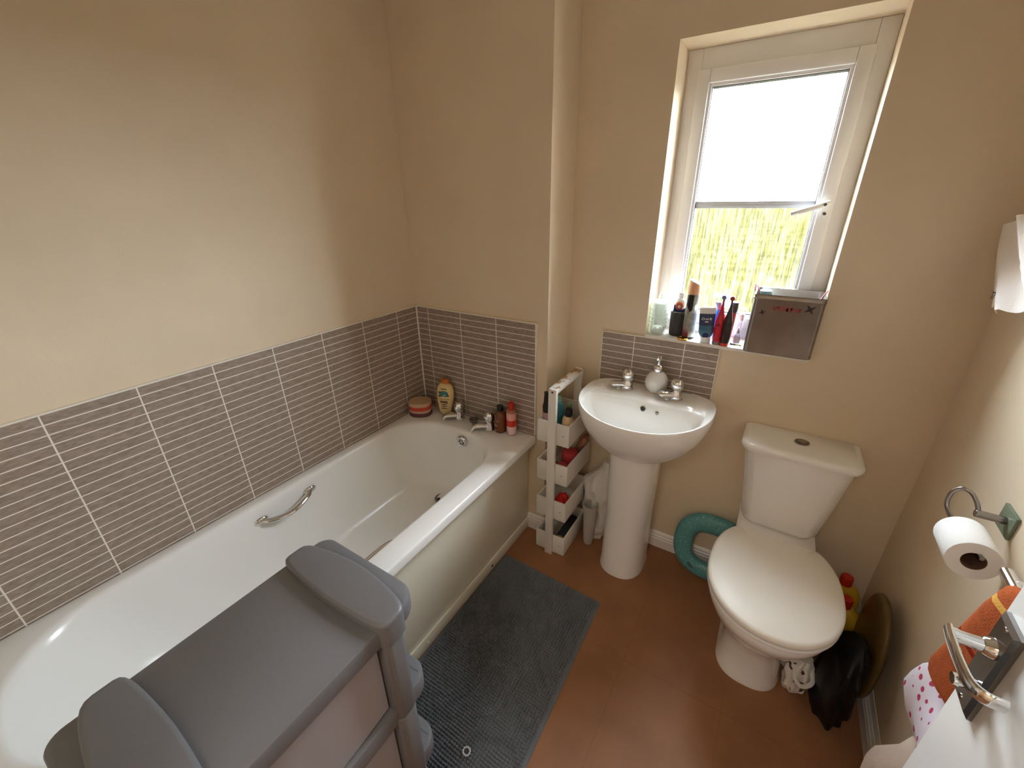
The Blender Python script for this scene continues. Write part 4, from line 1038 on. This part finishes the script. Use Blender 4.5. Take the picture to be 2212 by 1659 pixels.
crumple('carrier_bag', 'crumpled white carrier bag between the caddy and the pedestal', [(.975, .125, .045, .04, 0), (.98, .12, .06, .05, .04), (.975, .12, .068, .05, .14), (.965, .12, .07, .048, .26), (.955, .125, .066, .044, .32), (.97, .13, .05, .03, .355), (.99, .135, .03, .02, .385), (.996, .14, .014, .012, .43)], wbag, (.975, .12, 0), .014, 14, 2)
t = thing('frosted_cup', 'tapered frosted plastic cup standing beside the pedestal', 'cup', (.962, .045, 0))
bm = nb(); lathe(bm, [(.018, 0), (.021, .003), (.024, .03), (.035, .235), (.034, .237), (.032, .235), (.02, .008), (0, .007)], n=28, cap=False)
obj('body', bm, clear_mat('frosted plastic', (222, 216, 208), .45, .4, (.84, .82, .79)), t, local=True)
bm = nb(); lathe(bm, [(.0195, .008), (.0222, .04), (.0, .04)], n=24); obj('residue', bm, mat('grey residue', (150, 140, 128), .8), t, local=True)

# ------------------------------------------------------------------ padded child seat
t = thing('child_toilet_seat', 'teal glittery padded child toilet seat leaning on the wall behind the toilet', 'child toilet seat', (1.488, .105, 0), (R(-13), 0, R(-2)))
teal = mat('teal padded vinyl', (92, 158, 160), .38, bump=.15, bscale=80)
nt = teal.node_tree; b = nt.nodes['Principled BSDF']; tc = nt.nodes.new('ShaderNodeTexCoord'); vo = nt.nodes.new('ShaderNodeTexVoronoi'); vo.inputs['Scale'].default_value = 130
nt.links.new(tc.outputs['Object'], vo.inputs['Vector'])
mx = nt.nodes.new('ShaderNodeMix'); mx.data_type = 'RGBA'; mx.inputs['A'].default_value = (*lin((88, 152, 156)), 1); mx.inputs['B'].default_value = (*lin((196, 220, 218)), 1)
nt.links.new(math_node(nt, 'LESS_THAN', vo.outputs['Distance'], .2), mx.inputs['Factor']); nt.links.new(mx.outputs['Result'], b.inputs['Base Color'])
bm = nb(); n = 56
def path(i):
    tt = 2*PI*i/n; c, s = math.cos(tt), math.sin(tt); e = 2/2.5
    return Vector((.115*math.copysign(abs(c)**e, c), 0, .155+.112*math.copysign(abs(s)**e, s)))
rings = []
for i in range(n):
    p_ = path(i); q_ = (path(i+1)-path(i-1)).normalized(); nrm = Vector((q_.z, 0, -q_.x)); rr_ = .041+.003*math.sin(2*PI*i/n)
    rings.append([p_+nrm*(rr_*math.cos(2*PI*k/16))+Vector((0, .62*rr_*math.sin(2*PI*k/16), 0)) for k in range(16)])
loft(bm, rings+[rings[0]]); bmesh.ops.remove_doubles(bm, verts=bm.verts, dist=1e-5)
ring_o = obj('padded_ring', bm, teal, t, local=True, angle=80)
text('lettering', 'Pep', .022, mat('plum print', (92, 62, 110), .5), ring_o, frame((-.062, -.0275, .056), (1, 0, -.45), (.45, -.15, 1)))

# ------------------------------------------------------------------ right of the toilet
def bleach(label, loc, rotz):
    t = thing('cleaner_bottle', label, 'bottle', loc, (0, 0, rotz))
    ym = YM
    bm = nb(); loft(bm, [rrect(-.056*s, .056*s, -.034*s, .034*s, .024*s, zz, 8) for s, zz in ((.94, 0), (1, .006), (1, .16), (.96, .19), (.8, .212), (.5, .226), (.34, .232))], True, True); obj('body', bm, ym, t, local=True)
    bm = nb(); lathe(bm, [(.0175, .23), (.02, .232), (.0195, .262), (.0175, .267), (0, .268)], n=24); obj('cap', bm, redp, t, local=True)
YM = mat('yellow bottle plastic', (206, 164, 44), .4)
bleach('yellow bottle with red cap standing deeper in the corner', (1.945, .125, 0), R(12))
bleach('yellow bottle with red cap nearer the toilet seat', (1.935, .01, 0), R(-4))
bm = nb()
tub_pts = []
def tubr(s, xx, n=80): return [Vector((xx, -.14+.135*s*math.cos(2*PI*i/n), .245+.19*s*math.copysign(abs(math.sin(2*PI*i/n))**.85, math.sin(2*PI*i/n)))) for i in range(n)]
loft(bm, [tubr(.86, 1.995), tubr(.93, 1.994), tubr(.97, 1.988), tubr(.96, 1.979), tubr(.9, 1.973), tubr(.7, 1.969), tubr(.35, 1.968)], True, True)
tag(obj('plastic_tub', bm, mat('dark olive plastic', (88, 68, 30), .35), None, (1.98, -.14, .055), angle=85), 'dark olive oval tub standing on edge against the right wall', 'tub')
blackbag = mat('black bin bag', (9, 8, 8), .5, spec=.3)
crumple('bin_bag', 'black bin bag heaped on the floor below the olive tub', [(1.922, -.20, .045, .10, 0), (1.922, -.215, .05, .118, .05), (1.92, -.235, .045, .12, .14), (1.922, -.25, .04, .11, .22), (1.928, -.25, .034, .10, .28), (1.936, -.24, .024, .07, .315), (1.94, -.24, .01, .02, .33)], blackbag, (1.922, -.20, 0), .010, 11, 6)
pat = mat('white and brown patterned film', (222, 216, 208), .45)
nt = pat.node_tree; b = nt.nodes['Principled BSDF']; tc = nt.nodes.new('ShaderNodeTexCoord'); n_ = nt.nodes.new('ShaderNodeTexNoise'); n_.inputs['Scale'].default_value = 18; n_.inputs['Detail'].default_value = 2; n_.inputs['Distortion'].default_value = 1.5
nt.links.new(tc.outputs['Object'], n_.inputs['Vector']); mx = nt.nodes.new('ShaderNodeMix'); mx.data_type = 'RGBA'; mx.inputs['A'].default_value = (*lin((222, 216, 208)), 1); mx.inputs['B'].default_value = (*lin((78, 56, 54)), 1)
nt.links.new(math_node(nt, 'GREATER_THAN', n_.outputs['Fac'], .6), mx.inputs['Factor']); nt.links.new(mx.outputs['Result'], b.inputs['Base Color'])
bg = crumple('patterned_bag', 'white bag with brown print lying on the floor beside the toilet foot', [(1.83, -.205, .032, .035, 0), (1.83, -.21, .038, .045, .03), (1.83, -.205, .038, .045, .08), (1.832, -.195, .034, .038, .115), (1.838, -.19, .024, .026, .13)], pat, (1.836, -.205, 0), .011, 16, 4)
bm = nb(); tube(bm, spline([(1.815, -.215, .11), (1.82, -.25, .09), (1.842, -.258, .075), (1.868, -.24, .09), (1.862, -.205, .115)], 6), .0045, 8, sx=1.6); obj('bag_handle', bm, wbag, bg)
crumple('paper_scrap', 'small white crumpled wrapper between the toilet foot and patterned bag', [(1.803, -.125, .012, .022, 0), (1.803, -.125, .014, .026, .02), (1.803, -.125, .012, .022, .06), (1.803, -.12, .006, .01, .08)], wbag, (1.803, -.125, 0), .006, 22, 5, cat='wrapper')

# little ring of pale beads dropped on the mat
bm = nb()
for k in range(11):
    a = 2*PI*k/11; bmesh.ops.create_uvsphere(bm, u_segments=8, v_segments=6, radius=.0034, matrix=Matrix.Translation((BEADX+.011*math.cos(a), BEADY+.011*math.sin(a), .0185+.001*math.sin(3*a))))
tube(bm, [(BEADX+.011*math.cos(2*PI*k/24), BEADY+.011*math.sin(2*PI*k/24), .018) for k in range(25)], .0012, 6)
tag(obj('beaded_ring', bm, mat('pale grey beads', (206, 206, 208), .3), None, (BEADX, BEADY, .0165)), 'tiny ring of pale beads lying on the near end of the charcoal mat', 'bead ring')

# ------------------------------------------------------------------ light and camera
w = bpy.data.worlds.new('overcast sky'); scn.world = w; w.use_nodes = True
bg = w.node_tree.nodes['Background']; bg.inputs[0].default_value = (.765, .875, 1., 1); bg.inputs[1].default_value = SKY
pl = bpy.data.lights.new('window_portal', 'AREA'); pl.shape = 'RECTANGLE'; pl.size = WR-WL; pl.size_y = WT-WZ; pl.cycles.is_portal = True
po = bpy.data.objects.new('window_portal', pl); C.objects.link(po); po.location = ((WL+WR)/2, FY+.075, (WZ+WT)/2); po.rotation_euler = (R(-90), 0, 0)
hl = bpy.data.lights.new('hall_fill_light', 'AREA'); hl.shape = 'DISK'; hl.size = .45; hl.energy = HALL_FILL; hl.color = (1, .92, .82)  # added fill light in the unseen hall, brightens the room through the doorway
ho = bpy.data.objects.new('hall_fill_light', hl); C.objects.link(ho); ho.location = (1.3, -2.4, HC-.02)
cam = bpy.data.cameras.new('camera'); co = bpy.data.objects.new('camera', cam); C.objects.link(co)
co.location = (1.50522, -1.49313, 1.56873); co.rotation_euler = (1.154266, .0132388, .5597284); cam.sensor_width = 36; cam.lens = 906.986/2212*36; cam.clip_start = .02; cam.clip_end = 1000
scn.camera = co
scn.view_settings.view_transform = 'Standard'; scn.view_settings.look = 'None'; scn.view_settings.gamma = 1; scn.view_settings.use_curve_mapping = False
scn.view_settings.exposure = EXPO
cy = scn.cycles
cy.max_bounces = 14; cy.diffuse_bounces = 8; cy.glossy_bounces = 5; cy.transparent_max_bounces = 16; cy.transmission_bounces = 8
cy.caustics_reflective = False; cy.caustics_refractive = False; cy.sample_clamp_indirect = 6; cy.use_denoising = True
